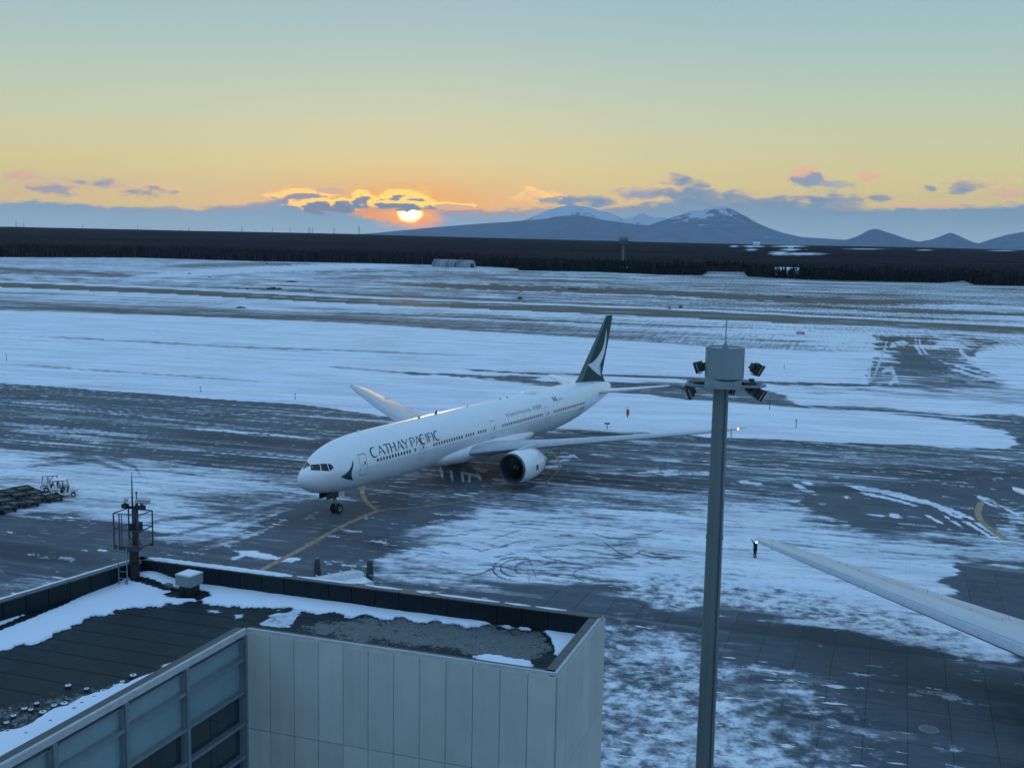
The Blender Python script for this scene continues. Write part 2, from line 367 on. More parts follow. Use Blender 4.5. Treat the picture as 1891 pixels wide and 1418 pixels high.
# ------------------------------------------------------------------ ground sheet with its snow cover
def build_ground():
    rows = np.concatenate([np.arange(1500, 470, -2.0), np.arange(470, 455, -1.0)])
    dist = []
    for y in rows:
        d = ray(945, y); dist.append(-H/d[2]*math.hypot(d[0], d[1]))
    dist = np.array([8, 20, 35]+dist+[7000, 10000, 16000, 26000, 37000], float)
    az = np.concatenate([np.radians(np.linspace(-180, -31, 26))[:-1], np.radians(np.linspace(-31, 31, 1080)), np.radians(np.linspace(31, 180, 26))[1:-1]])
    A, Dd = np.meshgrid(az, dist)
    X = Dd*np.sin(A); Y = Dd*np.cos(A)
    nr, nc = X.shape
    # project to the sighting coordinates the snow survey was taken in
    yy_ = np.maximum(Y, 1.0)
    w = X*_fw[0]+yy_*_fw[1]-H*_fw[2]; r_ = X*_r[0]+yy_*_r[1]-H*_r[2]; u_ = X*_u[0]+yy_*_u[1]-H*_u[2]
    U = CX+F_PX*r_/w; Vv = CY-F_PX*u_/w
    U = np.clip(U, -400, 2300); Vv = np.clip(Vv, 440, 1700)
    ct, st = math.cos(TW), math.sin(TW)
    P = X*ct+Y*st; Q = -X*st+Y*ct                         # along / across the taxiway (m)
    wob = (fbm(P/9, Q/4, 3)-.5)
    # wobble in survey units, larger close by
    sc = np.clip((Vv-450)/400, .05, 1.6)
    Uw = U+(fbm(P/7, Q/3.5, 11)-.5)*70*sc; Vw = Vv+(fbm(P/6, Q/3, 23)-.5)*34*sc
    wavg = fbm(P/11, Q/3, 201); wob2 = fbm(P/5, Q/1.2, 203)
    def inter(pts, x):
        pts = sorted(pts); return np.interp(x, [p[0] for p in pts], [p[1] for p in pts])
    def sm(x, a_, b_):
        t = np.clip((x-a_)/(b_-a_), 0, 1); return t*t*(3-2*t)
    def poly(pts, soft, U_=None, V_=None):
        U_ = Uw if U_ is None else U_; V_ = Vw if V_ is None else V_
        ins = np.zeros(U_.shape, bool); dm = np.full(U_.shape, 1e9)
        n = len(pts)
        x0s = min(p[0] for p in pts)-soft; x1s = max(p[0] for p in pts)+soft; y0s = min(p[1] for p in pts)-soft; y1s = max(p[1] for p in pts)+soft
        sel = (U_ > x0s) & (U_ < x1s) & (V_ > y0s) & (V_ < y1s)
        u = U_[sel]; v = V_[sel]; ii = np.zeros(u.shape, bool); dd = np.full(u.shape, 1e9)
        for k in range(n):
            x0, y0 = pts[k]; x1, y1 = pts[(k+1) % n]
            if y0 != y1:
                c = ((y0 > v) != (y1 > v)) & (u < (x1-x0)*(v-y0)/(y1-y0)+x0); ii ^= c
            L = (x1-x0)**2+(y1-y0)**2+1e-9; t = np.clip(((u-x0)*(x1-x0)+(v-y0)*(y1-y0))/L, 0, 1)
            dd = np.minimum(dd, np.hypot(u-x0-t*(x1-x0), v-y0-t*(y1-y0)))
        sd = np.where(ii, dd, -dd); res = np.zeros(U_.shape); res[sel] = sm(sd, -soft, soft)
        return res
    def line(pts, wd, soft=1.0, U_=None, V_=None, taper=True):
        U_ = U if U_ is None else U_; V_ = Vv if V_ is None else V_
        m = wd+soft+4
        sel = (U_ > min(p[0] for p in pts)-m) & (U_ < max(p[0] for p in pts)+m) & (V_ > min(p[1] for p in pts)-m) & (V_ < max(p[1] for p in pts)+m)
        u = U_[sel]; v = V_[sel]; dd = np.full(u.shape, 1e9)
        for (x0, y0), (x1, y1) in zip(pts, pts[1:]):
            L = (x1-x0)**2+(y1-y0)**2+1e-9; t = np.clip(((u-x0)*(x1-x0)+(v-y0)*(y1-y0))/L, 0, 1)
            dd = np.minimum(dd, np.hypot(u-x0-t*(x1-x0), v-y0-t*(y1-y0)))
        wn_ = wavg[sel]; tot = math.hypot(pts[-1][0]-pts[0][0], pts[-1][1]-pts[0][1])+1
        e0 = np.minimum(np.hypot(u-pts[0][0], v-pts[0][1]), np.hypot(u-pts[-1][0], v-pts[-1][1]))/(tot*.22+3)
        hw = (wd/2)*np.clip(e0+.15, 0, 1)*(.35+1.3*wn_); dd = dd+(wob2[sel]-.5)*min(wd, 5)*.9
        res = np.zeros(U_.shape); res[sel] = sm(-dd, -(hw+soft), -hw+.001)*np.clip(e0*1.5+.25, 0, 1); return res
    def mixv(A_, m, val): return A_*(1-m)+val*m
    cov = np.full(X.shape, .74); grass = np.ones(X.shape); blot = np.full(X.shape, .35)   # blot: 0 streaky .. 1 blotchy
    hh = np.zeros(X.shape)
    # far field stripes
    cov = cov + (fbm(P/200, Q/30, 31)-.5)*.7+(fbm(P/60, Q/5, 33)-.5)*.5-.04
    cov = mixv(cov, (Vv < 500)*.55, .80)
    cov = mixv(cov, line([(700, 521), (750, 525), (900, 531), (1050, 535), (1250, 542), (1412, 551), (1584, 557), (1760, 562)], 7, 3)*(.7+.3*fbm(P/60, Q/10, 5)), .12)
    cov = mixv(cov, line([(300, 492), (500, 488), (690, 497)], 3, 4)*.55, .25)
    cov = mixv(cov, line([(1433, 561), (1619, 573), (1891, 581), (2000, 584)], 3, 2)*.8, .2)
    cov = mixv(cov, line([(-50, 494), (120, 503), (260, 512)], 3, 3)*.6, .3)
    cov = mixv(cov, line([(310, 528), (450, 533), (600, 540), (750, 549), (1050, 561), (1240, 568), (1500, 580), (1891, 595)], 1.6, 1.4)*.8, .25)
    cov = mixv(cov, line([(240, 512), (420, 500), (640, 492), (760, 490)], 6, 4), .97)
    cov = mixv(cov, line([(560, 515), (760, 512), (1000, 506)], 2, 3)*.6, .4)
    # runway
    rt = inter([(-60, 519), (0, 522), (320, 535), (600, 549), (1240, 573), (1891, 605), (2100, 615)], U); rb = inter([(-60, 527), (0, 530), (320, 543), (600, 558), (1240, 586), (1891, 617), (2100, 628)], U)
    rw = sm(Vv, rt-.8, rt+.8)*(1-sm(Vv+(fbm(P/12, Q/6, 8)-.5)*2.5, rb-1, rb+1))
    cov = mixv(cov, sm(Vv, rt-6, rt-3)*(1-rw)*(Vv < rt), .95); 
    cov = mixv(cov, rw, .015); grass = mixv(grass, rw, 0); hh = mixv(hh, rw, 1.0)
    cov = mixv(cov, rw*line([(380, 541), (600, 553), (760, 558), (1050, 568)], .8, .8), .75)
    cov = mixv(cov, rw*line([(950, 569), (1240, 580), (1500, 590), (1891, 612)], .6, .7), .6)
    cov = mixv(cov, (Vv > rb)*(1-sm(Vv, rb+5, rb+12)), .93)
    # rough grass strip
    se_ = inter([(-60, 571), (0, 573), (320, 583), (640, 597), (1100, 625), (1300, 640), (1480, 648), (1600, 650)], U)
    strip = sm(Vv, rb+6, rb+14)*(1-sm(Vv, se_-1, se_+1))*(U < 1610)
    tt = np.clip((Vv-rb)/(se_-rb+1e-3), 0, 1)
    cov = mixv(cov, strip, .80-.36*sm(tt, .35, .9)+(fbm(P/50, Q/12, 41)-.5)*.35+.22*sm(U, 900, 1500)); blot = mixv(blot, strip, .55)
    cov = mixv(cov, line([(600, 577), (800, 583), (1000, 592), (1250, 602), (1400, 606)], 2, 2)*.7, .3)
    # smooth snow over the closed taxiway
    field = sm(Vv, se_-1.2, se_+1.2)
    cov = mixv(cov, field, 1.15); blot = mixv(blot, field, .1); grass = mixv(grass, field, .0)
    # right part of it is rough grass with snow
    cov = mixv(cov, poly([(1480, 596), (1700, 604), (1990, 622), (1990, 650), (1840, 640), (1640, 625)], 8)*.8, .86)
    # faint drift bands
    cov = cov - field*(Vv < 760)*sm(fbm(P/80, Q/4, 51), .45, .75)*.16
    for pts, wd, val in (([(0, 618), (200, 628), (420, 640), (700, 650), (900, 658)], 1.5, .55), ([(0, 671), (240, 688), (520, 707)], 1.5, .62),
                         ([(740, 688), (800, 692)], 3, .1), ([(790, 690), (900, 696), (1010, 698)], 4, .12), ([(600, 676), (760, 689)], 1.5, .5),
                         ([(1010, 690), (1130, 694), (1260, 697), (1430, 707), (1620, 712), (1760, 716)], 4, .10), ([(850, 682), (950, 688), (1040, 692)], 2, .3)):
        cov = mixv(cov, line(pts, wd, 1.5)*(.75+.25*(fbm(P/8, Q/2, 61) > .42)), val)
    # crossing taxiway behind the tail
    cr = poly([(870, 697), (940, 698), (1010, 704), (1180, 705), (1330, 711), (1400, 719), (1445, 730), (1500, 754), (1430, 748), (1315, 739), (1180, 727), (1090, 722), (1000, 712), (920, 704)], 2.5, U, Vv+wob*14)
    cov = mixv(cov, cr, .22+(fbm(P/24, Q/1.3, 71)-.45)*1.3); grass = mixv(grass, cr, 0)
    cov = mixv(cov, line([(1130, 700), (1240, 706), (1420, 716)], 1.5, 1.2), .9)
    cov = mixv(cov, poly([(1440, 722), (1620, 730), (1891, 752), (1990, 760), (1990, 700), (1891, 712), (1700, 716), (1500, 718)], 7)*.75, .66+(fbm(P/20, Q/3, 73)-.5)*.7)
    cov = mixv(cov, line([(1480, 748), (1600, 757), (1700, 765), (1800, 775), (1870, 790), (1960, 800)], 7, 3)*.9, .14)
    cov = mixv(cov, poly([(1700, 760), (1990, 772), (1990, 850), (1840, 832), (1878, 812), (1850, 795), (1760, 776)], 5), .12+.35*(fbm(P/10, Q/2, 75) > .55))
    # bare triangle on the right with wheel ruts
    tri = poly([(1610, 640), (1640, 622), (1720, 618), (1850, 628), (1800, 645), (1795, 670), (1830, 690), (1870, 712), (1800, 716), (1700, 718), (1610, 712), (1600, 690)], 6)
    cov = mixv(cov, tri, .46+(fbm(P/14, Q/1.6, 81)-.5)*2.6); 
    cov = mixv(cov, poly([(1640, 650), (1760, 650), (1790, 700), (1700, 690)], 10)*.6, .10+.6*(fbm(P/10, Q/1.2, 83) > .55))
    for pts, wd, val in (([(1690, 615), (1692, 640), (1702, 656), (1735, 674), (1800, 694), (1891, 718)], 4, .9), ([(1697, 615), (1699, 638), (1712, 655), (1750, 672), (1840, 696)], 2, .9), ([(1640, 625), (1628, 660), (1612, 700)], 3, .8), ([(1650, 690), (1660, 712)], 5, .8),
        ([(1770, 628), (1775, 650), (1800, 672), (1850, 692)], 5, .85), ([(1720, 640), (1745, 636), (1790, 640)], 6, .8), ([(1640, 640), (1665, 632), (1680, 636)], 7, .8), ([(1626, 690), (1645, 680), (1655, 700), (1640, 712)], 6, .85), ([(1740, 690), (1800, 706), (1860, 712)], 6, .6)):
        cov = mixv(cov, line(pts, wd, 2), val)
    cov = mixv(cov, poly([(1648, 655), (1680, 648), (1735, 662), (1765, 680), (1740, 692), (1690, 688), (1660, 672)], 5)*.9, .03)
    cov = mixv(cov, line([(1505, 755), (1600, 760), (1700, 766), (1891, 779)], 2.2, 1.2), 1.0)
    cov = mixv(cov, line([(1612, 645), (1602, 712)], 3, 2), .85)
    cov = mixv(cov, poly([(1800, 655), (1850, 640), (1990, 632), (1990, 712), (1891, 700), (1830, 690)], 3), 1.05)
    cov = mixv(cov, poly([(1480, 636), (1560, 612), (1612, 622), (1618, 650), (1590, 700), (1560, 690), (1590, 650)], 4), 1.0)
    # main taxiway and apron
    top = inter([(-60, 703), (0, 707), (300, 729), (560, 748), (780, 776), (1000, 789), (1300, 806), (1600, 819), (1840, 829), (1880, 826), (2100, 838)], U)
    apron = sm(Vv+wob*5, top-1.2, top+1.2)
    grass = mixv(grass, apron, 0)
    st1 = fbm(P/26, Q/.9, 91, 5); st2 = fbm(P/60, Q/2.6, 93, 4)
    c_t = .20+(st1-.5)*1.7+(st2-.5)*1.1
    # taxiway: snow streaks left by ploughs
    cov = mixv(cov, apron, c_t); blot = mixv(blot, apron, .25)
    for pts, wd, val in (([(0, 735), (180, 748), (420, 765), (600, 780)], 5, .45), ([(60, 752), (300, 772), (540, 800)], 3, .62), ([(0, 765), (160, 772), (420, 795), (560, 812)], 5, .5),
                         ([(340, 790), (470, 800), (600, 812)], 3, .9), ([(0, 790), (200, 815), (400, 835)], 10, .6), ([(0, 780), (260, 806)], 4, .7),
                         ([(1040, 812), (1200, 818), (1400, 826)], 4, .62), ([(1100, 822), (1330, 835), (1600, 846), (1891, 856)], 7, .45), ([(1130, 812), (1300, 822)], 3, .75),
                         ([(1400, 838), (1600, 850), (1891, 868)], 3, .6), ([(1000, 853), (1100, 866), (1200, 864), (1320, 872), (1420, 872)], 7, .5),
                         ([(1165, 873), (1240, 869), (1320, 873)], 2.5, .92), ([(1180, 879), (1260, 874), (1330, 876)], 2.5, .9), ([(1200, 847), (1260, 851)], 2.5, .92),
                         ([(1085, 840), (1140, 846)], 4, .8), ([(1010, 850), (1060, 850)], 5, .7), ([(1340, 862), (1420, 872), (1500, 880), (1600, 884)], 5, .6)):
        cov = mixv(cov, line(pts, wd, 1.6)*(.35+.65*(fbm(P/6, Q/1.5, 97) > .38)), val)
    # snow field left of the nose
    left = poly([(-80, 812), (0, 826), (120, 838), (250, 850), (400, 868), (560, 878), (640, 890), (600, 912), (560, 930), (500, 955), (440, 985), (390, 1003), (310, 1012), (285, 1005), (270, 985), (215, 968), (130, 952), (60, 945), (-80, 958)], 17)
    cov = mixv(cov, left, .86+(fbm(P/12, Q/2.6, 101)-.5)*.45-.18*sm(U, 330, 560)); blot = mixv(blot, left, .25)
    cov = mixv(cov, poly([(330, 905), (470, 900), (600, 890), (560, 935), (470, 965), (400, 950)], 12)*.7, .50+(fbm(P/9, Q/2, 103)-.5)*.9)
    for pts in ([(250, 975), (300, 960), (380, 952), (470, 935)], [(260, 990), (330, 985), (430, 960), (540, 925)], [(120, 950), (135, 965), (160, 978), (190, 985)], [(60, 850), (180, 838), (250, 862), (260, 880)], [(40, 862), (170, 850), (235, 870)]):
        cov = mixv(cov, line(pts, 4, 3)*.6, .35)
    # dark bare concrete below it
    dk = poly([(-80, 960), (60, 946), (130, 953), (215, 970), (270, 988), (285, 1010), (300, 1018), (400, 1004), (450, 985), (520, 950), (600, 925), (800, 905), (880, 935), (820, 965), (740, 1000), (705, 1045), (690, 1090), (300, 1120), (-80, 1200)], 7)
    cov = mixv(cov, dk, .07+(fbm(P/4, Q/1.4, 105, 5) > .70)*.55)
    cov = mixv(cov, poly([(432, 1030), (450, 1024), (500, 1023), (535, 1026), (528, 1034), (480, 1036), (445, 1034)], 2), 1.0)
    cov = mixv(cov, poly([(-80, 1075), (30, 1065), (95, 1060), (130, 1075), (60, 1100), (-80, 1140)], 7)*.8, .55)
    cov = mixv(cov, line([(0, 948), (60, 955), (110, 962)], 3, 2)*.7, .8); cov = mixv(cov, line([(178, 1015), (200, 1016)], 2.5, 1), .95)
    for pts in ([(330, 1005), (420, 985), (500, 952), (560, 930)], [(350, 1018), (440, 998), (520, 965)], [(560, 960), (590, 945)], [(440, 940), (520, 925), (580, 900)]):
        cov = mixv(cov, line(pts, 4, 3)*.7, .75)
    # slush under the belly, with reflections painted in as white streaks of cover
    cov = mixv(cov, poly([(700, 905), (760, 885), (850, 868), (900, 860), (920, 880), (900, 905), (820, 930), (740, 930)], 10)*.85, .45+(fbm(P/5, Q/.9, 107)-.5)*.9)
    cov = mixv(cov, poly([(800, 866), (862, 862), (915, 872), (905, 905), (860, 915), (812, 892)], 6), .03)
    for pts in ([(812, 858), (818, 885)], [(832, 866), (836, 890)], [(852, 868), (856, 892)], [(868, 875), (866, 893)], [(880, 870), (888, 888)], [(850, 870), (890, 882)], [(872, 862), (890, 870), (905, 867)], [(1020, 845), (1060, 842), (1072, 848)], [(1005, 862), (1040, 860)]):
        cov = mixv(cov, line(pts, 3.5, 1.5), .95)
    # big central snow field
    ks = poly([(690, 1060), (720, 1030), (760, 995), (800, 970), (860, 945), (960, 925), (1060, 918), (1180, 915), (1300, 922), (1420, 920), (1486, 930), (1500, 955), (1600, 985), (1720, 998), (1891, 1012), (2050, 1020), (2050, 1040),
               (1790, 1040), (1765, 1075), (1745, 1100), (1780, 1120), (1840, 1140), (1870, 1170), (1891, 1195), (1870, 1236), (1800, 1235), (1700, 1210), (1560, 1178), (1400, 1135), (1300, 1128), (1230, 1132), (1165, 1120), (1160, 1092), (1100, 1078), (1000, 1072), (900, 1078), (800, 1075)], 26)
    cov = mixv(cov, ks, .93+(fbm(P/14, Q/4, 111)-.5)*.35); blot = mixv(blot, ks, .3)
    cov = mixv(cov, poly([(1000, 1085), (1150, 1090), (1170, 1120), (1110, 1150), (1000, 1150)], 6), .06)
    cov = mixv(cov, poly([(1120, 1100), (1220, 1060), (1400, 1080), (1600, 1120), (1780, 1180), (1860, 1230), (1600, 1180), (1400, 1130), (1200, 1130)], 16)*.7, .70+(fbm(X/2.2, Y/2.2, 113)-.5)*.8); 
    blot = mixv(blot, poly([(1120, 1100), (1220, 1060), (1400, 1080), (1600, 1120), (1780, 1180), (1860, 1230), (1600, 1180), (1400, 1130), (1200, 1130)], 20), .9)
    # ploughed streak zone above it
    cov = mixv(cov, poly([(880, 930), (1050, 908), (1300, 905), (1500, 915), (1480, 935), (1200, 945), (900, 955)], 10)*.75, .58+(fbm(P/22, Q/.9, 115)-.5)*1.0)
    cov = mixv(cov, poly([(700, 1040), (800, 1035), (870, 1050), (980, 1040), (1050, 1030), (1180, 1000), (1180, 1050), (1080, 1075), (850, 1078), (710, 1075)], 12)*.6, .66+(fbm(P/3, Q/1.2, 117)-.5)*.8)
    # wheel ruts in it
    rr = random.Random(5)
    for k in range(46):
        cx_, cy_ = rr.uniform(740, 1250), rr.uniform(985, 1078); L = rr.uniform(30, 110); an = rr.uniform(-.5, .35)+(1.2 if rr.random() < .12 else 0); cu = rr.uniform(-.25, .25)
        pts = [(cx_+(t-.5)*L*math.cos(an), cy_+(t-.5)*L*.32*math.sin(an)*2+cu*L*.35*(t-.5)**2*4) for t in np.linspace(0, 1, 7)]
        cov = mixv(cov, line(pts, 1.0, 1.3)*rr.uniform(.3, .7), .30)
    for cx_, cy_, ra_, rb_ in ((955, 1050, 45, 22), (962, 1049, 38, 17), (1085, 1060, 26, 12), (985, 1050, 34, 15)):
        cov = mixv(cov, line([(cx_+ra_*math.cos(t), cy_-rb_*math.sin(t)) for t in np.linspace(1.0, 4.6, 12)], 1.2, 1.2)*.75, .25)
    for pts in ([(1400, 990), (1560, 1008), (1700, 1025), (1830, 1040), (1891, 1046)], [(1395, 996), (1560, 1016), (1740, 1036), (1891, 1056)], [(880, 968), (1060, 955), (1300, 968), (1500, 985)], [(820, 985), (1000, 965), (1250, 975)]):
        cov = mixv(cov, line(pts, 2, 2)*.55*(.3+.7*fbm(P/6, Q/1, 119)), .35)
    # bare patch on the right with curved snow windrows
    rp = poly([(1490, 905), (1560, 893), (1700, 888), (1891, 880), (2050, 890), (2050, 1005), (1860, 1000), (1720, 985), (1620, 975), (1530, 958), (1500, 938)], 7)
    cov = mixv(cov, rp, .05+(fbm(P/5, Q/1.2, 121, 5) > .69)*.6)
    for pts, wd in (([(1560, 896), (1620, 905), (1680, 922), (1721, 932)], 5), ([(1600, 900), (1660, 912), (1722, 930), (1790, 955), (1835, 985), (1870, 1008)], 5), ([(1585, 908), (1640, 920), (1700, 935)], 3),
                    ([(1725, 935), (1770, 955), (1820, 985), (1850, 1005)], 4), ([(1705, 948), (1745, 969)], 3), ([(1740, 950), (1780, 975)], 3), ([(1795, 912), (1830, 925), (1870, 945), (1891, 955)], 5), ([(1806, 921), (1850, 940)], 3),
                    ([(1462, 893), (1490, 905), (1512, 914)], 6), ([(1640, 950), (1665, 955)], 8), ([(1596, 948), (1640, 953)], 4), ([(1558, 918), (1568, 919)], 4), ([(1360, 889), (1410, 895)], 6), ([(1480, 890), (1500, 893)], 3)):
        cov = mixv(cov, line(pts, wd, 1.5)*(.6+.4*(wob > -.15)), 1.0)
    cov = mixv(cov, poly([(1850, 930), (1900, 940), (2050, 960), (2050, 1030), (1880, 1020), (1840, 1000), (1830, 985), (1870, 975), (1850, 955)], 9)*.85, .55+(fbm(P/2.4, Q/1.6, 123)-.45)*1.6)
    cov = mixv(cov, poly([(1600, 1010), (1891, 1030), (2050, 1040), (2050, 1010), (1891, 1005), (1700, 990)], 6)*.8, .82)
    # right dark corner
    cov = mixv(cov, poly([(1770, 1045), (1900, 1040), (2050, 1045), (2050, 1180), (1891, 1135), (1840, 1128), (1780, 1100), (1760, 1075)], 6), .05)
    # lower apron
    lo = poly([(1060, 1160), (1160, 1122), (1230, 1134), (1300, 1130), (1400, 1137), (1560, 1180), (1700, 1213), (1800, 1238), (1870, 1240), (2100, 1230), (2100, 1700), (1000, 1700), (1000, 1200)], 6)
    cov = mixv(cov, lo, .05+(fbm(P/4, Q/1.3, 131, 5) > .71)*.5)
    lb = poly([(1040, 1140), (1180, 1150), (1250, 1170), (1300, 1210), (1390, 1240), (1350, 1280), (1420, 1330), (1560, 1400), (1680, 1500), (1700, 1700), (1000, 1700), (1000, 1200)], 34)
    cov = mixv(cov, lb, .74+(fbm(X/2.6, Y/2.6, 133)-.5)*.75); blot = mixv(blot, lb, 1.0)
    cov = mixv(cov, poly([(1110, 1190), (1150, 1185), (1200, 1230), (1280, 1255), (1270, 1300), (1180, 1280), (1120, 1250)], 20)*.5, .35)
    cov = mixv(cov, poly([(1330, 1270), (1480, 1250), (1560, 1290), (1620, 1330), (1700, 1360), (1640, 1418), (1480, 1430), (1380, 1340)], 24)*.75, .47+(fbm(X/1.6, Y/1.6, 135)-.5)*1.0)
    blot = mixv(blot, poly([(1330, 1270), (1480, 1250), (1560, 1290), (1620, 1330), (1700, 1360), (1640, 1418), (1480, 1430), (1380, 1340)], 24), .7)
    cov = mixv(cov, poly([(1280, 1160), (1340, 1150), (1330, 1230), (1290, 1200)], 10)*.6, .2)
    cov = mixv(cov, poly([(1420, 1270), (1475, 1262), (1510, 1290), (1500, 1320), (1460, 1300)], 8)*.6, .75)
    cov = np.clip(cov, 0, 1.15)/1.15
    cov[Dd < 40] = .05
    cov[np.abs(A) > R(31.5)] = .7; cov[Dd > 1500] = .45
    Z = np.zeros_like(X); Z = Z + (cov > .8)*0.0
    verts = np.stack([X, Y, Z], -1).reshape(-1, 3)
    i = np.arange(nr-1)[:, None]*nc; j = np.arange(nc)[None, :]; j2 = (j+1) % nc
    faces = np.stack([i+j, i+j2, i+nc+j2, i+nc+j], -1).reshape(-1, 4)[:, ::-1]
    me = bpy.data.meshes.new('ground'); me.vertices.add(len(verts)); me.vertices.foreach_set('co', verts.ravel())
    me.loops.add(faces.size); me.loops.foreach_set('vertex_index', faces.ravel().astype(np.int32))
    me.polygons.add(len(faces)); me.polygons.foreach_set('loop_start', np.arange(0, faces.size, 4, dtype=np.int32)); me.polygons.foreach_set('loop_total', np.full(len(faces), 4, np.int32))
    me.update(); me.validate()
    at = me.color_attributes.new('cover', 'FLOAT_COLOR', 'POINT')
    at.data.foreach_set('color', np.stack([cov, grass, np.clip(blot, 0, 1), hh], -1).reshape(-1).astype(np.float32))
    o = bpy.data.objects.new('ground', me); COL.objects.link(o); tag(o, kind='structure')
    m = bpy.data.materials.new('snowy_ground'); m.use_nodes = True; me.materials.append(m); g = m.node_tree; b = g.nodes['Principled BSDF']
    an = attr(g, 'cover'); cc = g.nodes.new('ShaderNodeSeparateColor'); g.links.new(an.outputs['Color'], cc.inputs[0])
    cv, gr, bl = (V(g, s_) for s_ in cc.outputs[:3]); ru = V(g, an.outputs['Alpha'])
    p = pos(g)
    pt = rotxy(g, p, TW, .10, .85)
    n1 = noise(g, pt, 1.0, 7, .62)                          # streaks along the taxiways
    n2 = noise(g, p, .9, 8, .66)                           # blotches
    n3 = noise(g, rotxy(g, p, TW+.35, .12, 1.1), 1.0, 6, .62)
    n4 = noise(g, rotxy(g, p, TW, .02, .12), 1.0, 6, .65)    # for the far fields
    ng = noise(g, p, 3.2, 6, .7)
    stn = n1*.62+n3*.38
    comb = stn + (n2-stn)*bl
    ngf = noise(g, rotxy(g, p, TW, .9, .06), 1.0, 7, .72)
    comb = comb + (n4*.5+ngf*.5-comb)*gr*.9
    amp = 2.5
    k = cv + (comb-0.5)*amp
    # fade the noise where the cover is complete or absent
    wear = noise(g, rotxy(g, p, TW+.12, .05, .22), 1.0, 5, .6)
    snow = k.step(.30, .78); snow = snow+(k.step(.16, 1.02)-snow)*bl*.75
    full = cv.step(.86, .97); none = cv.step(.01, .09)
    fine = noise(g, rotxy(g, p, TW-.1, .35, 2.2), 1.0, 6, .7)
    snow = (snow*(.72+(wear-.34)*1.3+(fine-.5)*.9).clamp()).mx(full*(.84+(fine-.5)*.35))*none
    thin = k.step(.45, .9).mx(full)
    snow_c = mixc(g, thin, (.58, .63, .68), (.90, .91, .93))
    band = noise(g, rotxy(g, p, TW, .006, .16), 1.0, 5, .62)
    snow_c = mixc(g, band.step(.42, .62)*.45, snow_c, (.72, .78, .88)); snow_c = mixc(g, (n2-.45).clamp()*.8, snow_c, (.60, .63, .66))
    # slabs
    ps = rotxy(g, p, SLAB); sx, sy, _ = sep(g, ps)
    def joints(c, period, w, off):
        t = (c+off)._m('DIVIDE', period)._m('FRACT'); t = (t-0.5)._m('ABSOLUTE'); return t.step(.5-w/period, .5-.2*w/period)
    jn = joints(sx, 2.62, .055, .6).mx(joints(sy, 5.4, .06, 1.2))
    fx = ((sx+.6)/2.62)._m('FLOOR'); fy = ((sy+1.2)/5.4)._m('FLOOR')
    wn = g.nodes.new('ShaderNodeTexWhiteNoise'); wn.noise_dimensions = '2D'; g.links.new(xyz(g, fx, fy).s, wn.inputs['Vector'])
    wv = V(g, wn.outputs['Value'])
    slabr = noise(g, ps, .03, 2).step(.35, .6)
    pav = mixc(g, n2.step(.3, .75), (.066, .080, .096), (.100, .120, .140))
    pav = mixc(g, wv*.6, pav, (.115, .14, .158))
    pav = mixc(g, stn.step(.5, .68)*.5, pav, (.17, .195, .215))
    yq = sep(g, p)[1]; jn = jn*(yq.step(125, 85)*.75+.12); pav = mixc(g, jn*.8, pav, (.025, .028, .032))
    pav = mixc(g, ru*.85, pav, (.095, .085, .06))
    wetn = noise(g, rotxy(g, p, TW+.1, .022, .09), 1.0, 5, .62)
    pav = mixc(g, wetn.step(.50, .64)*.6, pav, (.030, .038, .046))
    chn = noise(g, rotxy(g, p, TW+.05, .30, 1.25), 1.0, 7, .58); chz = noise(g, rotxy(g, p, TW, .03, .10), 1.0, 3, .5)
    chip = (chn+(chz-.5)*.22).step(.628, .645)*cv.step(.04, .12)*(1.0-gr)
    gc = mixc(g, n1.step(.35, .65), (.075, .062, .055), (.15, .125, .10))
    under = mixc(g, gr, pav, gc)
    colr = mixc(g, snow, under, snow_c)
    colr = mixc(g, chip*.92, colr, (.86, .88, .84))
    filmn = noise(g, rotxy(g, p, TW-.03, .012, .55), 1.0, 6, .6)
    film = filmn.step(.50, .66)*(1.0-snow)*(1.0-gr)*cv.step(.02, .14)*.40; colr = mixc(g, film, colr, (.40, .43, .43))
    colr = mixc(g, snow*jn*.25*(none), colr, (.35, .40, .44))
    g.links.new(colr.s, b.inputs['Base Color'])
    rough = snow*.25+.68+(n2-.5)*.2-ru*.1; g.links.new(rough.clamp().s, b.inputs['Roughness'])
    b.inputs['Specular IOR Level'].default_value = .12
    bn = g.nodes.new('ShaderNodeBump'); bn.inputs['Distance'].default_value = .12; bn.inputs['Strength'].default_value = .35
    hgt = snow*(.5+0.0)+snow*n2*.6+n1*.2
    g.links.new(hgt.s, bn.inputs['Height']); g.links.new(bn.outputs[0], b.inputs['Normal'])
    return o
build_ground()
#PART2
# ------------------------------------------------------------------ mountains
def skyline(u):                                            # outline of the wooded ridge in front of the mountains
    return np.interp(u, [-700, 0, 320, 640, 760, 945, 1240, 1480, 1700, 1891, 2500], [411, 418, 425, 431.5, 435, 440, 447.5, 452.5, 456.5, 461.5, 474])
def mountain_mat(name, snowy, base=(.10, .15, .205)):  # bluish base holds part of the distance haze in its colour
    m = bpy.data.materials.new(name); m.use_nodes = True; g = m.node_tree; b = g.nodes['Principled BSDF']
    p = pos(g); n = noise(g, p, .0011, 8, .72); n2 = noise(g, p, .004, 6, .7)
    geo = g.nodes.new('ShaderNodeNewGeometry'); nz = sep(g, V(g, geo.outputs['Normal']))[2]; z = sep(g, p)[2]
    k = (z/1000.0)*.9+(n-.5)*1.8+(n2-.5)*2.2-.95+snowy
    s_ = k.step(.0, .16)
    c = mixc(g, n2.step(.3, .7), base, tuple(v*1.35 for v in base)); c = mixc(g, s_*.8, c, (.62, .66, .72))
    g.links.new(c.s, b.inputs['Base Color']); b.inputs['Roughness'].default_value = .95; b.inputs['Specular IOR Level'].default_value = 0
    return m
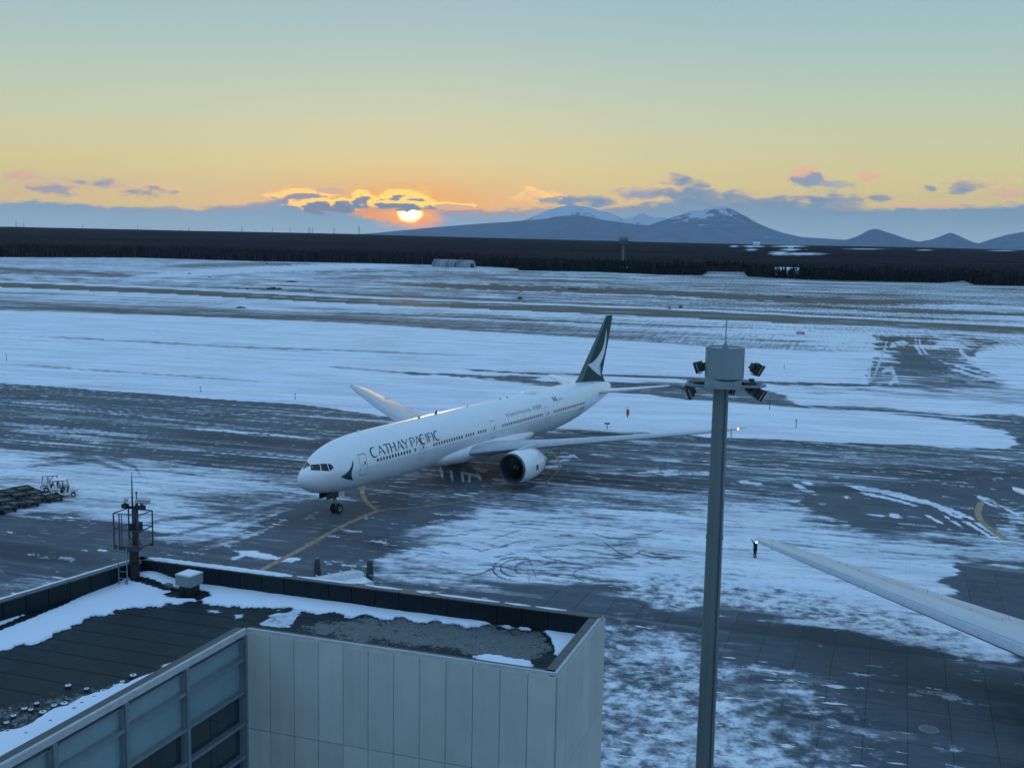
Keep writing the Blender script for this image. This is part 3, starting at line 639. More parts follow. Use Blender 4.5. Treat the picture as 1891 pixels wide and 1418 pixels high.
def mountain(name, prof, dist, depth, m, seed, rough=.10, kind='structure'):
    us = np.arange(prof[0][0], prof[-1][0]+.1, 2.0); vs_ = np.interp(us, [p[0] for p in prof], [p[1] for p in prof])
    k = np.array([.25, .5, .25]); vs_ = np.convolve(np.pad(vs_, 1, 'edge'), k, 'valid')
    ts = np.linspace(-1, 1, 49); X = np.zeros((len(ts), len(us))); Y = X.copy(); Z = X.copy()
    for i, (u, v) in enumerate(zip(us, vs_)):
        d = ray(u, v); hd = math.hypot(d[0], d[1]); ux, uy = d[0]/hd, d[1]/hd
        hgt = H+d[2]/hd*dist
        for j, t in enumerate(ts):
            D_ = dist+t*depth
            prof_ = (1-abs(t))**1.25
            X[j, i] = ux*D_; Y[j, i] = uy*D_; Z[j, i] = hgt*prof_
    sc_ = 1/900.0
    rid = 1-2*np.abs(fbm(X*sc_, Y*sc_*.5, seed, 5)-.5)
    T = np.abs(ts)[:, None]*np.ones_like(X)
    Z = Z*(1-rough*3*(1-rid)*np.sin(np.pi*np.clip(T, 0, 1))) + (fbm(X/300, Y/300, seed+5, 4)-.5)*Z*.06*(T > .01)
    Z = np.maximum(Z, -5) - T**6*30
    nr, nc = X.shape; mb = MB()
    mb.v = [tuple(q) for q in np.stack([X, Y, Z], -1).reshape(-1, 3)]
    mb.f = [(r*nc+c, r*nc+c+1, (r+1)*nc+c+1, (r+1)*nc+c) for r in range(nr-1) for c in range(nc-1)]; mb.m = [0]*len(mb.f)
    o = mb.build(name, m, smooth=True, sharp=80); tag(o, kind=kind); return o
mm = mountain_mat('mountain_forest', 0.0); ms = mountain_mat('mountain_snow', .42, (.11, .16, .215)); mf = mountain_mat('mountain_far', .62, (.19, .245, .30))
mountain('hills', [(640, 434), (700, 430), (770, 423), (837, 417), (890, 413), (938, 410), (975, 407), (1006, 404.5), (1025, 401), (1040, 399), (1060, 398), (1080, 398.5), (1107, 405), (1140, 410), (1175, 415), (1215, 417), (1260, 424), (1330, 436), (1400, 446)], 21000, 3500, mountain_mat('ridge_forest', -.4), 3, .05)
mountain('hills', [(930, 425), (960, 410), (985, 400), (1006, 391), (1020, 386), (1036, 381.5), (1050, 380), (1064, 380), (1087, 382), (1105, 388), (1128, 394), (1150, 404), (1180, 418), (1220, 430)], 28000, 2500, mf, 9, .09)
mountain('hills', [(1120, 425), (1140, 410), (1155, 404), (1170, 401), (1178, 396), (1189, 393), (1197, 398), (1209, 402), (1222, 401), (1240, 404), (1270, 420), (1290, 432)], 25500, 1500, mountain_mat('peak_snow', .85), 13, .14)
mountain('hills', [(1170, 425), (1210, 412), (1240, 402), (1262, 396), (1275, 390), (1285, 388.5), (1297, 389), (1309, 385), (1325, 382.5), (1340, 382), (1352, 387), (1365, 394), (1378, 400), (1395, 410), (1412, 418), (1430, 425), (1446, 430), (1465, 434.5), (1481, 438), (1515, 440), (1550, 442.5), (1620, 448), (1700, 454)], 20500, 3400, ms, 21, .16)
mountain('hills', [(1530, 449), (1560, 443.5), (1580, 438), (1593, 431), (1605, 425), (1612, 423), (1620, 423), (1632, 427), (1653, 433.5), (1670, 440), (1690, 445), (1722, 451)], 17000, 1500, mountain_mat('cone_forest', .18), 31, .08)
mountain('hills', [(1660, 453), (1700, 446), (1722, 442), (1738, 436), (1750, 431), (1757, 430), (1766, 433), (1780, 440), (1798, 447.5), (1830, 454)], 18500, 1300, mountain_mat('cone_wood', .05), 37, .08)
mountain('hills', [(1790, 455), (1818, 446), (1840, 439), (1860, 433.5), (1880, 430), (1900, 427), (1940, 420), (1990, 410), (2060, 404), (2130, 418), (2230, 450)], 19500, 2500, mountain_mat('ridge_wood', .15), 41, .14)

# ------------------------------------------------------------------ woods
FRONT = [(-900, 468), (0, 475.5), (250, 476), (480, 483), (640, 486), (780, 489), (870, 492), (955, 496), (960, 500), (1110, 503), (1220, 508), (1298, 509), (1305, 503), (1375, 504), (1380, 511), (1430, 514), (1500, 517), (1560, 519), (1740, 523), (1780, 519), (1800, 527), (1891, 529), (2800, 545)]
def front_v(u): return np.interp(u, [p[0] for p in FRONT], [p[1] for p in FRONT])
def far_woods():
    us = np.arange(-500, 2400, 3.0); nr = 110
    mb = MB(); X = np.zeros((nr, len(us))); Y = X.copy(); Z = X.copy(); SN = X.copy()
    for i, u in enumerate(us):
        gpt = ground(u, front_v(u)); d0 = math.hypot(gpt.x, gpt.y)+90; ux, uy = gpt.x/math.hypot(gpt.x, gpt.y), gpt.y/math.hypot(gpt.x, gpt.y)
        d = ray(u, skyline(u)); el = d[2]/math.hypot(d[0], d[1]); ds = 6500.0; zs = H+el*ds
        for j in range(nr):
            t = (j/(nr-1)); D_ = d0*(9000/d0)**t
            s_ = min(1, max(0, (math.log(D_/d0)/math.log(ds/d0)))); s_ = s_**1.6
            z = 9.0*(1-s_)+(zs-1.5)*s_
            X[j, i] = ux*D_; Y[j, i] = uy*D_; Z[j, i] = z if D_ < ds else zs-1.5-(D_-ds)*.012
    Z += (fbm(X/14, Y/40, 5, 3)-.5)*6.0*np.clip(1-np.hypot(X, Y)/7000, .25, 1)+(fbm(X/180, Y/350, 8, 4)-.5)*5*(1-np.hypot(X, Y)/9500)
    # snowy clearings seen on the slope
    def pr(x, y, z):
        w = x*_fw[0]+y*_fw[1]+(z-H)*_fw[2]; return CX+F_PX*(x*_r[0]+y*_r[1]+(z-H)*_r[2])/w, CY-F_PX*(x*_u[0]+y*_u[1]+(z-H)*_u[2])/w
    U, Vv = pr(X, Y, Z)
    for (u, v, a_, b_) in ((1356, 455, 6, 1), (1392, 455, 14, 1.3), (1388, 461, 10, 1.4), (1455, 455, 24, 1.2), (1440, 468, 14, 2.2), (1480, 469, 34, 1.6), (1462, 461, 14, 1.4), (1600, 460, 30, .6), (1705, 462, 12, .7), (1850, 463, 20, .6)):
        SN = np.maximum(SN, np.clip(1.6-np.hypot((U-u)/a_, (Vv-v)/b_)+(fbm(X/60, Y/200, 77)-.5)*1.6, 0, 1))
    nc = len(us); mb.v = [tuple(q) for q in np.stack([X, Y, Z], -1).reshape(-1, 3)]
    mb.f = [(r*nc+c, r*nc+c+1, (r+1)*nc+c+1, (r+1)*nc+c) for r in range(nr-1) for c in range(nc-1)]; mb.m = [0]*len(mb.f)
    m = bpy.data.materials.new('far_woodland'); m.use_nodes = True; g = m.node_tree; b = g.nodes['Principled BSDF']
    p = pos(g); n = noise(g, rotxy(g, p, .1, .0022, .0011), 1.0, 6, .6); n2 = noise(g, p, .06, 5, .7); n3 = noise(g, rotxy(g, p, .05, .0008, .004), 1.0, 4, .6)
    c = mixc(g, n3.step(.44, .56), (.010, .013, .016), (.040, .030, .030)); c = mixc(g, n.step(.40, .62), c, (.020, .019, .022)); c = mixc(g, (n2-.35).clamp(), c, (.06, .052, .055))
    c = mixc(g, V(g, attr(g, 'clearing').outputs['Fac']), c, (.70, .75, .8))
    g.links.new(c.s, b.inputs['Base Color']); b.inputs['Roughness'].default_value = 1; b.inputs['Specular IOR Level'].default_value = 0
    o = mb.build('distant_woodland', m); at = o.data.attributes.new('clearing', 'FLOAT', 'POINT'); at.data.foreach_set('value', SN.ravel().astype(np.float32))
    tag(o, 'dark wooded plain and low ridge stretching to the foot of the mountains', 'woodland', kind='stuff')
far_woods()
def front_woods():
    r = random.Random(3); vs = []; fs = []; mi = []
    def tri(a_, b_, c_, k):
        n = len(vs); vs.extend((a_, b_, c_)); fs.append((n, n+1, n+2)); mi.append(k)
    def bare(x, y, h, pale):
        w = .16; tx = r.uniform(-.4, .4); k = 0 if not pale else 1
        tri((x-w, y, 0), (x+w, y, 0), (x+tx, y, h*.8), k); tri((x, y-w, 0), (x, y+w, 0), (x+tx, y, h*.8), k)
        for i in range(26):
            z0 = h*r.uniform(.30, .85); an = r.uniform(0, 6.283); L = h*r.uniform(.10, .26); up_ = r.uniform(.5, 1.5)
            bx, by = x+tx*z0/h, y; ex, ey, ez = bx+math.cos(an)*L, by+math.sin(an)*L, min(h*1.03, z0+L*up_)
            s_ = r.uniform(.10, .30)
            tri((bx, by, z0), (ex+s_*math.sin(an)*2, ey-s_*math.cos(an)*2, ez), (ex-s_*math.sin(an), ey+s_*math.cos(an), ez-.5), 2)
    def conifer(x, y, h):
        tri((x-.15, y, 0), (x+.15, y, 0), (x, y, h), 0)
        n = 5; R_ = h*r.uniform(.16, .22)
        for L in range(n):
            z0 = h*(.12+.16*L); rr_ = R_*(1-L/n*.82); ph = r.uniform(0, 6.28)
            for i in range(6):
                a0 = ph+i*1.047; a1 = a0+.85
                tri((x+rr_*math.cos(a0)*r.uniform(.8, 1.15), y+rr_*math.sin(a0), z0-r.uniform(0, .5)), (x+rr_*math.cos(a1), y+rr_*math.sin(a1)*r.uniform(.8, 1.1), z0-r.uniform(0, .5)), (x, y, z0+h*.27), 3)
    rows = 9
    for row in range(rows):
        u = -420.0
        while u < 2320:
            gpt = ground(u, front_v(u)); dd = math.hypot(gpt.x, gpt.y); step = (2.6+row*.45)*F_PX/dd
            off = (row**1.25*9+r.uniform(-4, 4))/dd; x, y = gpt.x*(1+off)+r.uniform(-1, 1), gpt.y*(1+off)
            pc = np.interp(u, [0, 500, 760, 900, 1000, 1100, 1300, 1700, 1780, 1891], [.10, .10, .15, .35, .55, .80, .85, .85, .4, .3])
            hs = np.interp(u, [-400, 0, 500, 780, 1000, 1500, 2300], [14, 14, 14.5, 14, 12.5, 12, 11])*r.uniform(.75, 1.12)
            gap = (1301 < u < 1378 and row < 4)
            if gap or (690 < 0): pass
            elif r.random() < pc: conifer(x, y, hs*r.uniform(.8, 1.05))
            else: bare(x, y, hs, r.random() < (.38 if row < 3 else .1))
            u += step*r.uniform(.6, 1.4)
    # underbrush band so that the wood has a floor
    me = bpy.data.meshes.new('trees'); me.from_pydata(vs, [], fs); me.update()
    for nm, c in (('trunk_bark', (.045, .040, .042)), ('birch_bark', (.17, .165, .16)), ('bare_twigs', (.034, .028, .030)), ('conifer_needles', (.010, .017, .017))): me.materials.append(mat(nm, c, .95, var=.35, nscale=.05, spec=0.0))
    me.polygons.foreach_set('material_index', mi)
    o = bpy.data.objects.new('forest', me); COL.objects.link(o); tag(o, 'belt of bare birches and dark conifers along the far edge of the airfield', 'forest', kind='stuff')
front_woods()
# hedge-like understorey in the wood
def understorey():
    mb = MB(); r = random.Random(9)
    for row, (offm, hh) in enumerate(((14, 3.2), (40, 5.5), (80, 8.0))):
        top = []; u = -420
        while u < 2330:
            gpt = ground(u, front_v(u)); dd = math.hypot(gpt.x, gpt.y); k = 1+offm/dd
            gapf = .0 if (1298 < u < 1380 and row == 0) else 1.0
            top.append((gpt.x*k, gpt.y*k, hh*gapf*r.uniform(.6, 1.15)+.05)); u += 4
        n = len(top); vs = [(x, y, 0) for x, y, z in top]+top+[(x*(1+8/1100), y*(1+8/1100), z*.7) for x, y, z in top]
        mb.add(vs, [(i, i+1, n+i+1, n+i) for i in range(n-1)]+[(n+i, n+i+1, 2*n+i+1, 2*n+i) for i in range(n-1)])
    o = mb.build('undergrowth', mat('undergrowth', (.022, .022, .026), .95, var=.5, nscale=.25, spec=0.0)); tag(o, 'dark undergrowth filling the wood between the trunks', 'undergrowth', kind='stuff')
understorey()

# ------------------------------------------------------------------ far structures
def zat(px, py, P):                                        # height where a sight line passes over ground point P
    d = ray(px, py); return H+d[2]/math.hypot(d[0], d[1])*math.hypot(P[0], P[1])
def at_dist(u, v, dist):
    d = ray(u, v); h = math.hypot(d[0], d[1]); return Vector((d[0]/h*dist, d[1]/h*dist, H+d[2]/h*dist))
M_pyl = mat('pylon_steel', (.05, .06, .075), .7)
def pylon_mesh():
    mb = MB(); h = 32; 
    for sx in (-1, 1):
        for sy in (-1, 1): mb.tube((sx*3, sy*3, 0), (sx*.7, sy*.7, h), .32, .2, 4)
    for k in range(6):
        z = h*k/6; z2 = h*(k+1)/6; w0 = 3-2.3*k/6; w1 = 3-2.3*(k+1)/6
        for sy in (-1, 1): mb.tube((-w0, sy*w0, z), (w1, sy*w1, z2), .14, .14, 4); mb.tube((w0, sy*w0, z), (-w1, sy*w1, z2), .14, .14, 4)
    for z, L in ((h*.72, 6), (h*.84, 5), (h*.96, 4)): mb.tube((-L, 0, z), (L, 0, z), .25, .25, 4)
    return mb
pyl = None
for k, (u, hp) in enumerate([(30, 10), (44, 8), (152, 7), (254, 7), (335, 5), (349, 8), (447, 10), (472, 6), (503, 9), (536, 9), (571, 12), (577, 10), (617, 11), (663, 15)]):
    p = at_dist(u, skyline(u)+1, 6400); sc_ = hp/10.1
    if pyl is None: pyl = pylon_mesh().build('transmission_tower', M_pyl); o = pyl
    else: o = pyl.copy(); COL.objects.link(o)
    o.location = (p.x, p.y, p.z-1); o.scale = (sc_, sc_, sc_)
    tag(o, 'tiny lattice power pylon standing on the far wooded ridge on the left', 'power pylon', 'power pylons along the far ridge')
# radome tower
rp_ = ground(1150, 497)
t = empty('radar_tower', (rp_.x, rp_.y, 0), 0, 'tall radar tower with a pale ball dome rising over the forest', 'radar tower')
mb = MB(); zd = zat(1150, 441, rp_)
for sx in (-1, 1):
    for sy in (-1, 1): mb.tube((sx*3.4, sy*3.4, 0), (sx*2.8, sy*2.8, zd-6), .35, .3, 6)
for k in range(6):
    z = (zd-6)*k/6; z2 = (zd-6)*(k+1)/6
    mb.tube((-3.3, -3.3, z), (3.2, -3.2, z2), .18, .18, 4); mb.tube((3.3, -3.3, z), (-3.2, -3.2, z2), .18, .18, 4); mb.box((0, 0, z2), (6.2, 6.2, .3))
mb.build('frame', M_pyl, t)
mb = MB(); mb.tube((0, 0, zd-6), (0, 0, zd-4.8), 5.6, 6.0, 24); mb.build('platform', M_steel, t)
mb = MB(); mb.lathe([(5.6*math.sin(a_), zd-5.6*math.cos(a_)) for a_ in np.linspace(.5, math.pi, 14)], 28); mb.build('dome', M_radome, t, smooth=True)
mb = MB(); mb.box((0, 0, zd*.45), (2.2, 2.2, zd*.9)); mb.build('stair_shaft', M_farb, t)
# arched shelters
def shelter(u0, u1, v, label, dark_end):
    p0 = ground(u0, v); p1 = ground(u1, v+ (u1-u0)*.035); L = (p1-p0).length; an = math.atan2(p1.y-p0.y, p1.x-p0.x)
    t = empty('arched_hangar', (p0.x, p0.y, 0), an, label, 'hangar', 'arched shelters at the forest edge')
    rr_ = 8.3; n = 12; rings = []
    for x in np.linspace(0, L, 9): rings.append([(x, 6+7.0*math.cos(a_), rr_*1.0*math.sin(a_)) for a_ in np.linspace(0, math.pi, n)])
    mb = MB(); mb.loft(rings, closed=False); mb.build('roof', M_hangar, t, smooth=True)
    for xe in (L-.3, .3): mb = MB(); mb.add([(xe, 6+6.9*math.cos(a_), 8.2*math.sin(a_)) for a_ in np.linspace(0, math.pi, n)]+[(xe+.1, 6+6.9*math.cos(a_), 8.2*math.sin(a_)) for a_ in np.linspace(0, math.pi, n)], [tuple(range(n)), tuple(range(n, 2*n))]); mb.build('end_wall', M_farb, t)
    for k in range(5): mb = MB(); x = L*(k+.5)/5; mb.path([(x, 6+7.08*math.cos(a_), 8.38*math.sin(a_)) for a_ in np.linspace(0, math.pi, n)], .14, 4); mb.build('rib', M_dark, t)
    mb = MB(); mb.box((L+.05, 6, 2.4), (.2, 7, 4.8)); mb.build('door', M_dark, t)
shelter(798, 838, 492.5, 'pale arched hangar at the forest edge, the longer left one', 1)
shelter(842, 866, 494, 'pale arched hangar at the forest edge, the shorter right one', 1)
def shed(u, v, wpx, hh, label, dist=None, m=M_farb, nm='farm_shed'):
    p = ground(u, v) if dist is None else at_dist(u, v, dist)
    dd = math.hypot(p.x, p.y); w = wpx*dd/F_PX; t = empty(nm, (p.x, p.y, p.z if dist else 0), -math.atan2(p.x, p.y), label, 'building')
    mb = MB(); mb.box((0, 0, hh*.4), (w, w*.45, hh*.8)); mb.build('wall', m, t)
    mb = MB(); a_, b_ = w*.52, w*.26; z = hh*.8; mb.add([(-a_, -b_, z), (a_, -b_, z), (a_, b_, z), (-a_, b_, z), (-a_, 0, z+hh*.35), (a_, 0, z+hh*.35)], [(0, 1, 5, 4), (3, 4, 5, 2), (0, 4, 3), (1, 2, 5), (0, 3, 2, 1)]); mb.build('roof', M_snow, t)
shed(1453, 513, 42, 8.5, 'long white shed behind the dark conifers at the field edge', nm='long_shed')
shed(1154, 504, 9, 5.5, 'small white hut below the radar tower among the trees', nm='hut')
shed(1397, 455, 12, 14, 'pale building with domed roof on the far slope', 4200)
shed(1385, 461.5, 8, 10, 'small pale block left on the far slope below the domed building', 3600)
shed(1460, 464, 9, 14, 'pale building in the snowy clearing on the far slope', 3300)
shed(1489, 466.5, 5, 8, 'tiny bright block at the right end of the snowy clearing', 3300)
t = empty('radio_mast', tuple(at_dist(1399, 454, 4300)), 0, 'thin radio mast beside the pale building on the far slope', 'mast')
mb = MB(); mb.tube((0, 0, -5), (0, 0, 26), .9, .4, 5); mb.build('mast', M_pyl, t); mb = MB(); mb.box((0, 0, 20), (4, 4, 1.4)); mb.build('platform', M_pyl, t)
# scrub clumps on the snow
def scrub(u, v, wpx, hm, label, r):
    p = ground(u, v); dd = math.hypot(p.x, p.y); w = wpx*dd/F_PX; mb = MB()
    for k in range(90):
        a_ = r.uniform(0, 6.28); q = r.random()**.6; x, y = math.cos(a_)*q*w/2, math.sin(a_)*q*w/3.5; h_ = hm*(1-q*.6)*r.uniform(.5, 1.1); lx, ly = r.uniform(-.5, .5), r.uniform(-.5, .5); s_ = w*.03
        mb.add([(x-s_, y, 0), (x+s_, y, 0), (x+lx, y+ly, h_)], [(0, 1, 2)]); mb.add([(x, y-s_, 0), (x, y+s_, 0), (x-ly, y+lx, h_*.9)], [(0, 1, 2)])
    o = mb.build('scrub_clump', M_bush); o.location = (p.x, p.y, 0); tag(o, label, 'bush', 'scrub clumps on the airfield')
r_ = random.Random(2)
for u, v, w, h_, l in ((506, 534, 28, 2.0, 'widest dry scrub clump in the snow beyond the runway, left of centre'), (457, 535, 5, 1.5, 'small dark bush left of the widest scrub clump'), (537, 521, 22, 1.4, 'low flat scrub mound above the widest clump'),
                       (574, 536, 5, 1.2, 'tiny bush right of the widest scrub clump'), (960, 552, 9, 2.2, 'rounded bush just beyond the runway at centre'), (1060, 535, 22, 1.2, 'brown scrub on the dark grass ridge right of centre'),
                       (387, 512, 6, 1.2, 'dark tuft in the far snow field on the left'), (350, 506, 6, 1.2, 'dark tuft farthest left in the far snow field'), (493, 488, 4, 1.6, 'lone dark shrub close to the far forest edge'),
                       (444, 569, 20, 1.0, 'brown weeds between the runway and the snowed taxiway, left'), (1257, 569, 8, 1.8, 'dark shrub beside the orange marker beyond the runway'), (1456, 549, 12, 1.4, 'brown tuft on the dark ridge at the right')):
    scrub(u, v, w, h_, l, r_)
# airfield signs and markers
def marker_post(u, v, hm, label, m=M_dark, head=None):
    p = ground(u, v); t = empty('marker_post', (p.x, p.y, 0), 0, label, 'marker post', 'marker posts on the airfield snow')
    mb = MB(); mb.tube((0, 0, 0), (0, 0, hm), .07, .05, 6); mb.build('post', m, t)
    mb = MB(); (mb.box((0, 0, hm), (.9, .12, .22)) if head else mb.tube((0, 0, hm-.02), (0, 0, hm+.18), .14, .08, 8)); mb.build('head', m, t)
for a_ in ((1121, 792, .9, 'T-topped marker post at the snow edge behind the airliner', M_dark, 1), (1350, 807, 1.3, 'thin post in the snow just right of the light mast', M_dark), (1421, 756, 1.6, 'slim post at the edge of the bare strip, right of mast'), (1470, 790, 1.3, 'slim post standing alone on the snow tongue at the right'),
           (12, 667, 1.6, 'thin post on the taxiway snow at the far left'), (545, 738, 1.0, 'thin post at the taxiway snow edge left of the airliner'), (370, 724, .9, 'short post at the pavement edge, left'), (1448, 682, .9, 'short post at the right in the smooth snow')):
    marker_post(*a_)
p = ground(1159, 770); t = empty('windsock_box', (p.x, p.y, 0), .1, 'small red and white marker standing in snow behind the tail', 'marker')
mb = MB(); mb.box((0, 0, .85), (.42, .42, .95)); mb.build('red_box', M_red, t); mb = MB(); mb.tube((0, 0, 0), (0, 0, .4), .1, .1, 8); mb.build('post', M_dark, t); mb = MB(); mb.box((-.1, 0, 1.62), (.5, .3, .5), taper=.6); mb.build('white_cap', M_snow, t)
p = ground(1478, 619); t = empty('runway_sign', (p.x, p.y, 0), -.25, 'red runway holding sign on snow to the right of the mast', 'sign')
mb = MB(); mb.box((0, 0, .75), (2.7, .25, .85)); mb.build('sign_panel', M_red, t)
for k in (-1, 1): mb = MB(); mb.tube((k*1.0, 0, 0), (k*1.0, 0, .4), .06, .06, 6); mb.build('leg', M_dark, t)
for k, x in enumerate((-.95, -.6, -.25, .15, .5, .85)): mb = MB(); mb.box((x, -.135, .75), (.08 if k % 2 else .2, .02, .42)); mb.build('character', M_snow, t)
p = ground(1236, 571); t = empty('orange_marker', (p.x, p.y, 0), 0, 'orange marker cone with base standing just beyond the runway', 'marker')
mb = MB(); mb.lathe([(.5, 0), (.45, .5), (.3, 1.3), (.12, 1.9), (0, 2.0)], 12); mb.build('cone', M_orange, t); mb = MB(); mb.box((0, 0, .12), (2.2, 1.4, .24)); mb.build('base', M_orange, t)

# ------------------------------------------------------------------ painted lines
M_yel = bpy.data.materials.new('worn_yellow_paint'); M_yel.use_nodes = True
def _yel():
    g = M_yel.node_tree; b = g.nodes['Principled BSDF']; p = pos(g); n = noise(g, p, 1.1, 6, .7); c = mixc(g, n.step(.36, .62), (.44, .27, .12), (.20, .15, .10)); n3 = noise(g, rotxy(g, p, TW, .2, 1.2), 1.0, 6, .65); c = mixc(g, n3.step(.60, .68), c, (.6, .65, .7))
    g.links.new(c.s, b.inputs['Base Color']); b.inputs['Roughness'].default_value = .6
_yel()
def ribbon(pts, w, name='taxiway_line', m=M_yel, z=.006):
    P = [Vector((p[0], p[1], 0)) for p in pts]
    for _ in range(2):
        Q = [P[0]]
        for a_, b_ in zip(P, P[1:]): Q += [a_*.75+b_*.25, a_*.25+b_*.75]
        P = Q+[P[-1]]
    L = []; Rr = []
    for i, p in enumerate(P):
        d = (P[min(i+1, len(P)-1)]-P[max(i-1, 0)]).normalized(); n = Vector((-d.y, d.x, 0))*w/2; L.append(p+n+Vector((0, 0, z))); Rr.append(p-n+Vector((0, 0, z)))
    n = len(P); mb = MB(); mb.add(L+Rr, [(i, i+1, n+i+1, n+i) for i in range(n-1)]); o = mb.build(name, m); tag(o, kind='structure'); return o
G = lambda pts: [ground(u, v) for u, v in pts]
ribbon(G([(470, 1060), (490, 1048), (560, 1012), (620, 977), (660, 958), (700, 942)]), .62, z=.006)
ribbon(G([(703, 941.5), (760, 938), (815, 932), (900, 918), (945, 904)]), .36, z=.008)
ribbon(G([(699, 943), (680, 931), (672, 920), (668, 908), (672, 895)]), .55, z=.010)
ribbon(G([(1003, 898), (1015, 885), (1030, 870), (1034, 858), (1026, 842), (1018, 832)]), .3, z=.006)
ribbon(G([(1813, 927), (1806, 938), (1806, 955), (1820, 970), (1842, 986), (1860, 998)]), .75, z=.006)
# drain cover on the apron
p = ground(1715, 1346); t = empty('manhole_cover', (p.x, p.y, 0), .3, 'round metal manhole cover set in the apron slabs at lower right', 'manhole cover')
mb = MB(); mb.lathe([(.62, .004), (.60, .03), (.50, .03), (.49, .012)], 32); mb.build('rim', M_steel, t)
mb = MB(); mb.lathe([(.48, .014), (.30, .020), (.28, .012), (.0, .014)], 32); mb.build('lid', mat('iron_lid', (.14, .14, .13), .6, var=.3, nscale=12), t)
# ------------------------------------------------------------------ airliners
FST = np.array([(0, 4.60, 4.50, .03), (.06, 4.85, 4.28, .26), (.2, 5.06, 4.06, .50), (.5, 5.34, 3.78, .86), (1, 5.70, 3.48, 1.25), (1.6, 6.06, 3.22, 1.60), (2.3, 6.55, 3.0, 1.93), (3.2, 7.12, 2.82, 2.27), (4.2, 7.58, 2.66, 2.55), (5.5, 7.98, 2.52, 2.80), (7, 8.28, 2.42, 2.97), (9, 8.50, 2.37, 3.07),
  (11, 8.58, 2.36, 3.10), (20, 8.69, 2.40, 3.10), (35, 8.85, 2.52, 3.10), (48, 8.98, 2.66, 3.10), (53, 9.03, 2.86, 3.08), (57, 9.05, 3.32, 3.00), (61, 9.03, 4.02, 2.78), (65, 8.85, 4.85, 2.32), (68.5, 8.55, 5.55, 1.72), (71.2, 8.15, 6.10, 1.05), (72.6, 7.85, 6.45, .48), (73.1, 7.65, 6.65, .16)])
def _cr(xs):                                                # smooth interpolation of the station table
    X = FST[:, 0]; out = []
    for c in (1, 2, 3):
        Y = FST[:, c]; m = np.gradient(Y, X); m = np.clip(m, -20, 20); i = np.clip(np.searchsorted(X, xs)-1, 0, len(X)-2); h = X[i+1]-X[i]; t = (xs-X[i])/h
        v = (2*t**3-3*t**2+1)*Y[i]+(t**3-2*t**2+t)*h*m[i]+(-2*t**3+3*t**2)*Y[i+1]+(t**3-t**2)*h*m[i+1]
        out.append(np.where(xs < 1.0, np.interp(xs, X, Y), v))
    return out
def fus_at(x):
    t, b, w = _cr(np.array([x], float)); return float(t[0]), float(b[0]), float(w[0])
def side(x, z, off=.015):
    t, b, w = fus_at(min(max(x, .01), 73)); zc, hz = (t+b)/2, (t-b)/2; q = max(-.999, min(.999, (z-zc)/hz)); y = w*math.sqrt(1-q*q)
    n = Vector((0, -y/(w*w), (z-zc)/(hz*hz))); n.normalize()
    if x < 9:
        t2, b2, w2 = fus_at(x+.1); zc2, hz2 = (t2+b2)/2, (t2-b2)/2; q2 = max(-.999, min(.999, (z-zc2)/hz2)); y2 = w2*math.sqrt(1-q2*q2); tx = Vector((.1, -(y2-y), 0)); tz = Vector((0, -n.z, n.y)); nn = tx.cross(tz); nn.normalize()
        if nn.y > 0: nn = -nn
        n = nn
    return Vector((x, -y, z))+n*off
def decal(polys, name, m, parent, fn, maxlen=.22, label=None):
    bm = bmesh.new()
    for poly in polys:
        vs = [bm.verts.new((p[0], 0, p[1])) for p in poly]; bm.faces.new(vs)
    bmesh.ops.triangulate(bm, faces=bm.faces)
    for _ in range(6):
        es = [e_ for e_ in bm.edges if e_.calc_length() > maxlen]
        if not es: break
        bmesh.ops.subdivide_edges(bm, edges=es, cuts=1); bmesh.ops.triangulate(bm, faces=bm.faces)
    for v in bm.verts: v.co = fn(v.co.x, v.co.z)
    bmesh.ops.recalc_face_normals(bm, faces=bm.faces)
    me = bpy.data.meshes.new(name); bm.to_mesh(me); bm.free(); me.materials.append(m)
    o = bpy.data.objects.new(name, me); COL.objects.link(o); o.parent = parent
    if label: o['label'] = label
    return o
def zline(x): return 5.80+.0125*(x-9)
def arc(x, s_):                                             # s_ = distance up round the skin from the window line
    t, b, w = fus_at(x); zc, hz = (t+b)/2, (t-b)/2; ph = math.asin(max(-1, min(1, (zline(x)-zc)/hz)))+s_/3.1
    return (x, zc+hz*math.sin(ph))
# lettering drawn stroke by stroke: (points, widths)
def stroke(pts, ws):
    ws = [w*WS for w in ws] if isinstance(ws, (list, tuple)) else ws*WS
    L = []; Rr = []
    for i, p in enumerate(pts):
        a_ = pts[max(i-1, 0)]; b_ = pts[min(i+1, len(pts)-1)]; dx_, dy_ = b_[0]-a_[0], b_[1]-a_[1]; l = math.hypot(dx_, dy_) or 1; w = ws[i]/2 if isinstance(ws, (list, tuple)) else ws/2
        L.append((p[0]-dy_/l*w, p[1]+dx_/l*w)); Rr.append((p[0]+dy_/l*w, p[1]-dx_/l*w))
    return [[L[i], L[i+1], Rr[i+1], Rr[i]] for i in range(len(pts)-1)]
WS = 1.0
def gC(x, w=.95, h=1.0, bar=False):
    pts = [(x+w*.53+w*.5*math.cos(a_)*1.0, .5*h+.52*h*math.sin(a_)) for a_ in np.linspace(R(52), R(308), 17)]
    ws = [.05+.14*math.sin(math.pi*i/16)**.8 for i in range(17)]
    S_ = stroke(pts, ws)
    return S_
def gA(x, w=.95, h=1.0): return stroke([(x, 0), (x+w*.46, h)], [.07, .09])+stroke([(x+w*.44, h*1.02), (x+w, 0)], [.12, .19])+stroke([(x+w*.2, h*.34), (x+w*.75, h*.34)], .065)
def gT(x, w=.85, h=1.0): return stroke([(x, h*.97), (x+w, h*.97)], [.11, .09])+stroke([(x+w/2, h*.97), (x+w/2, 0)], [.14, .19])
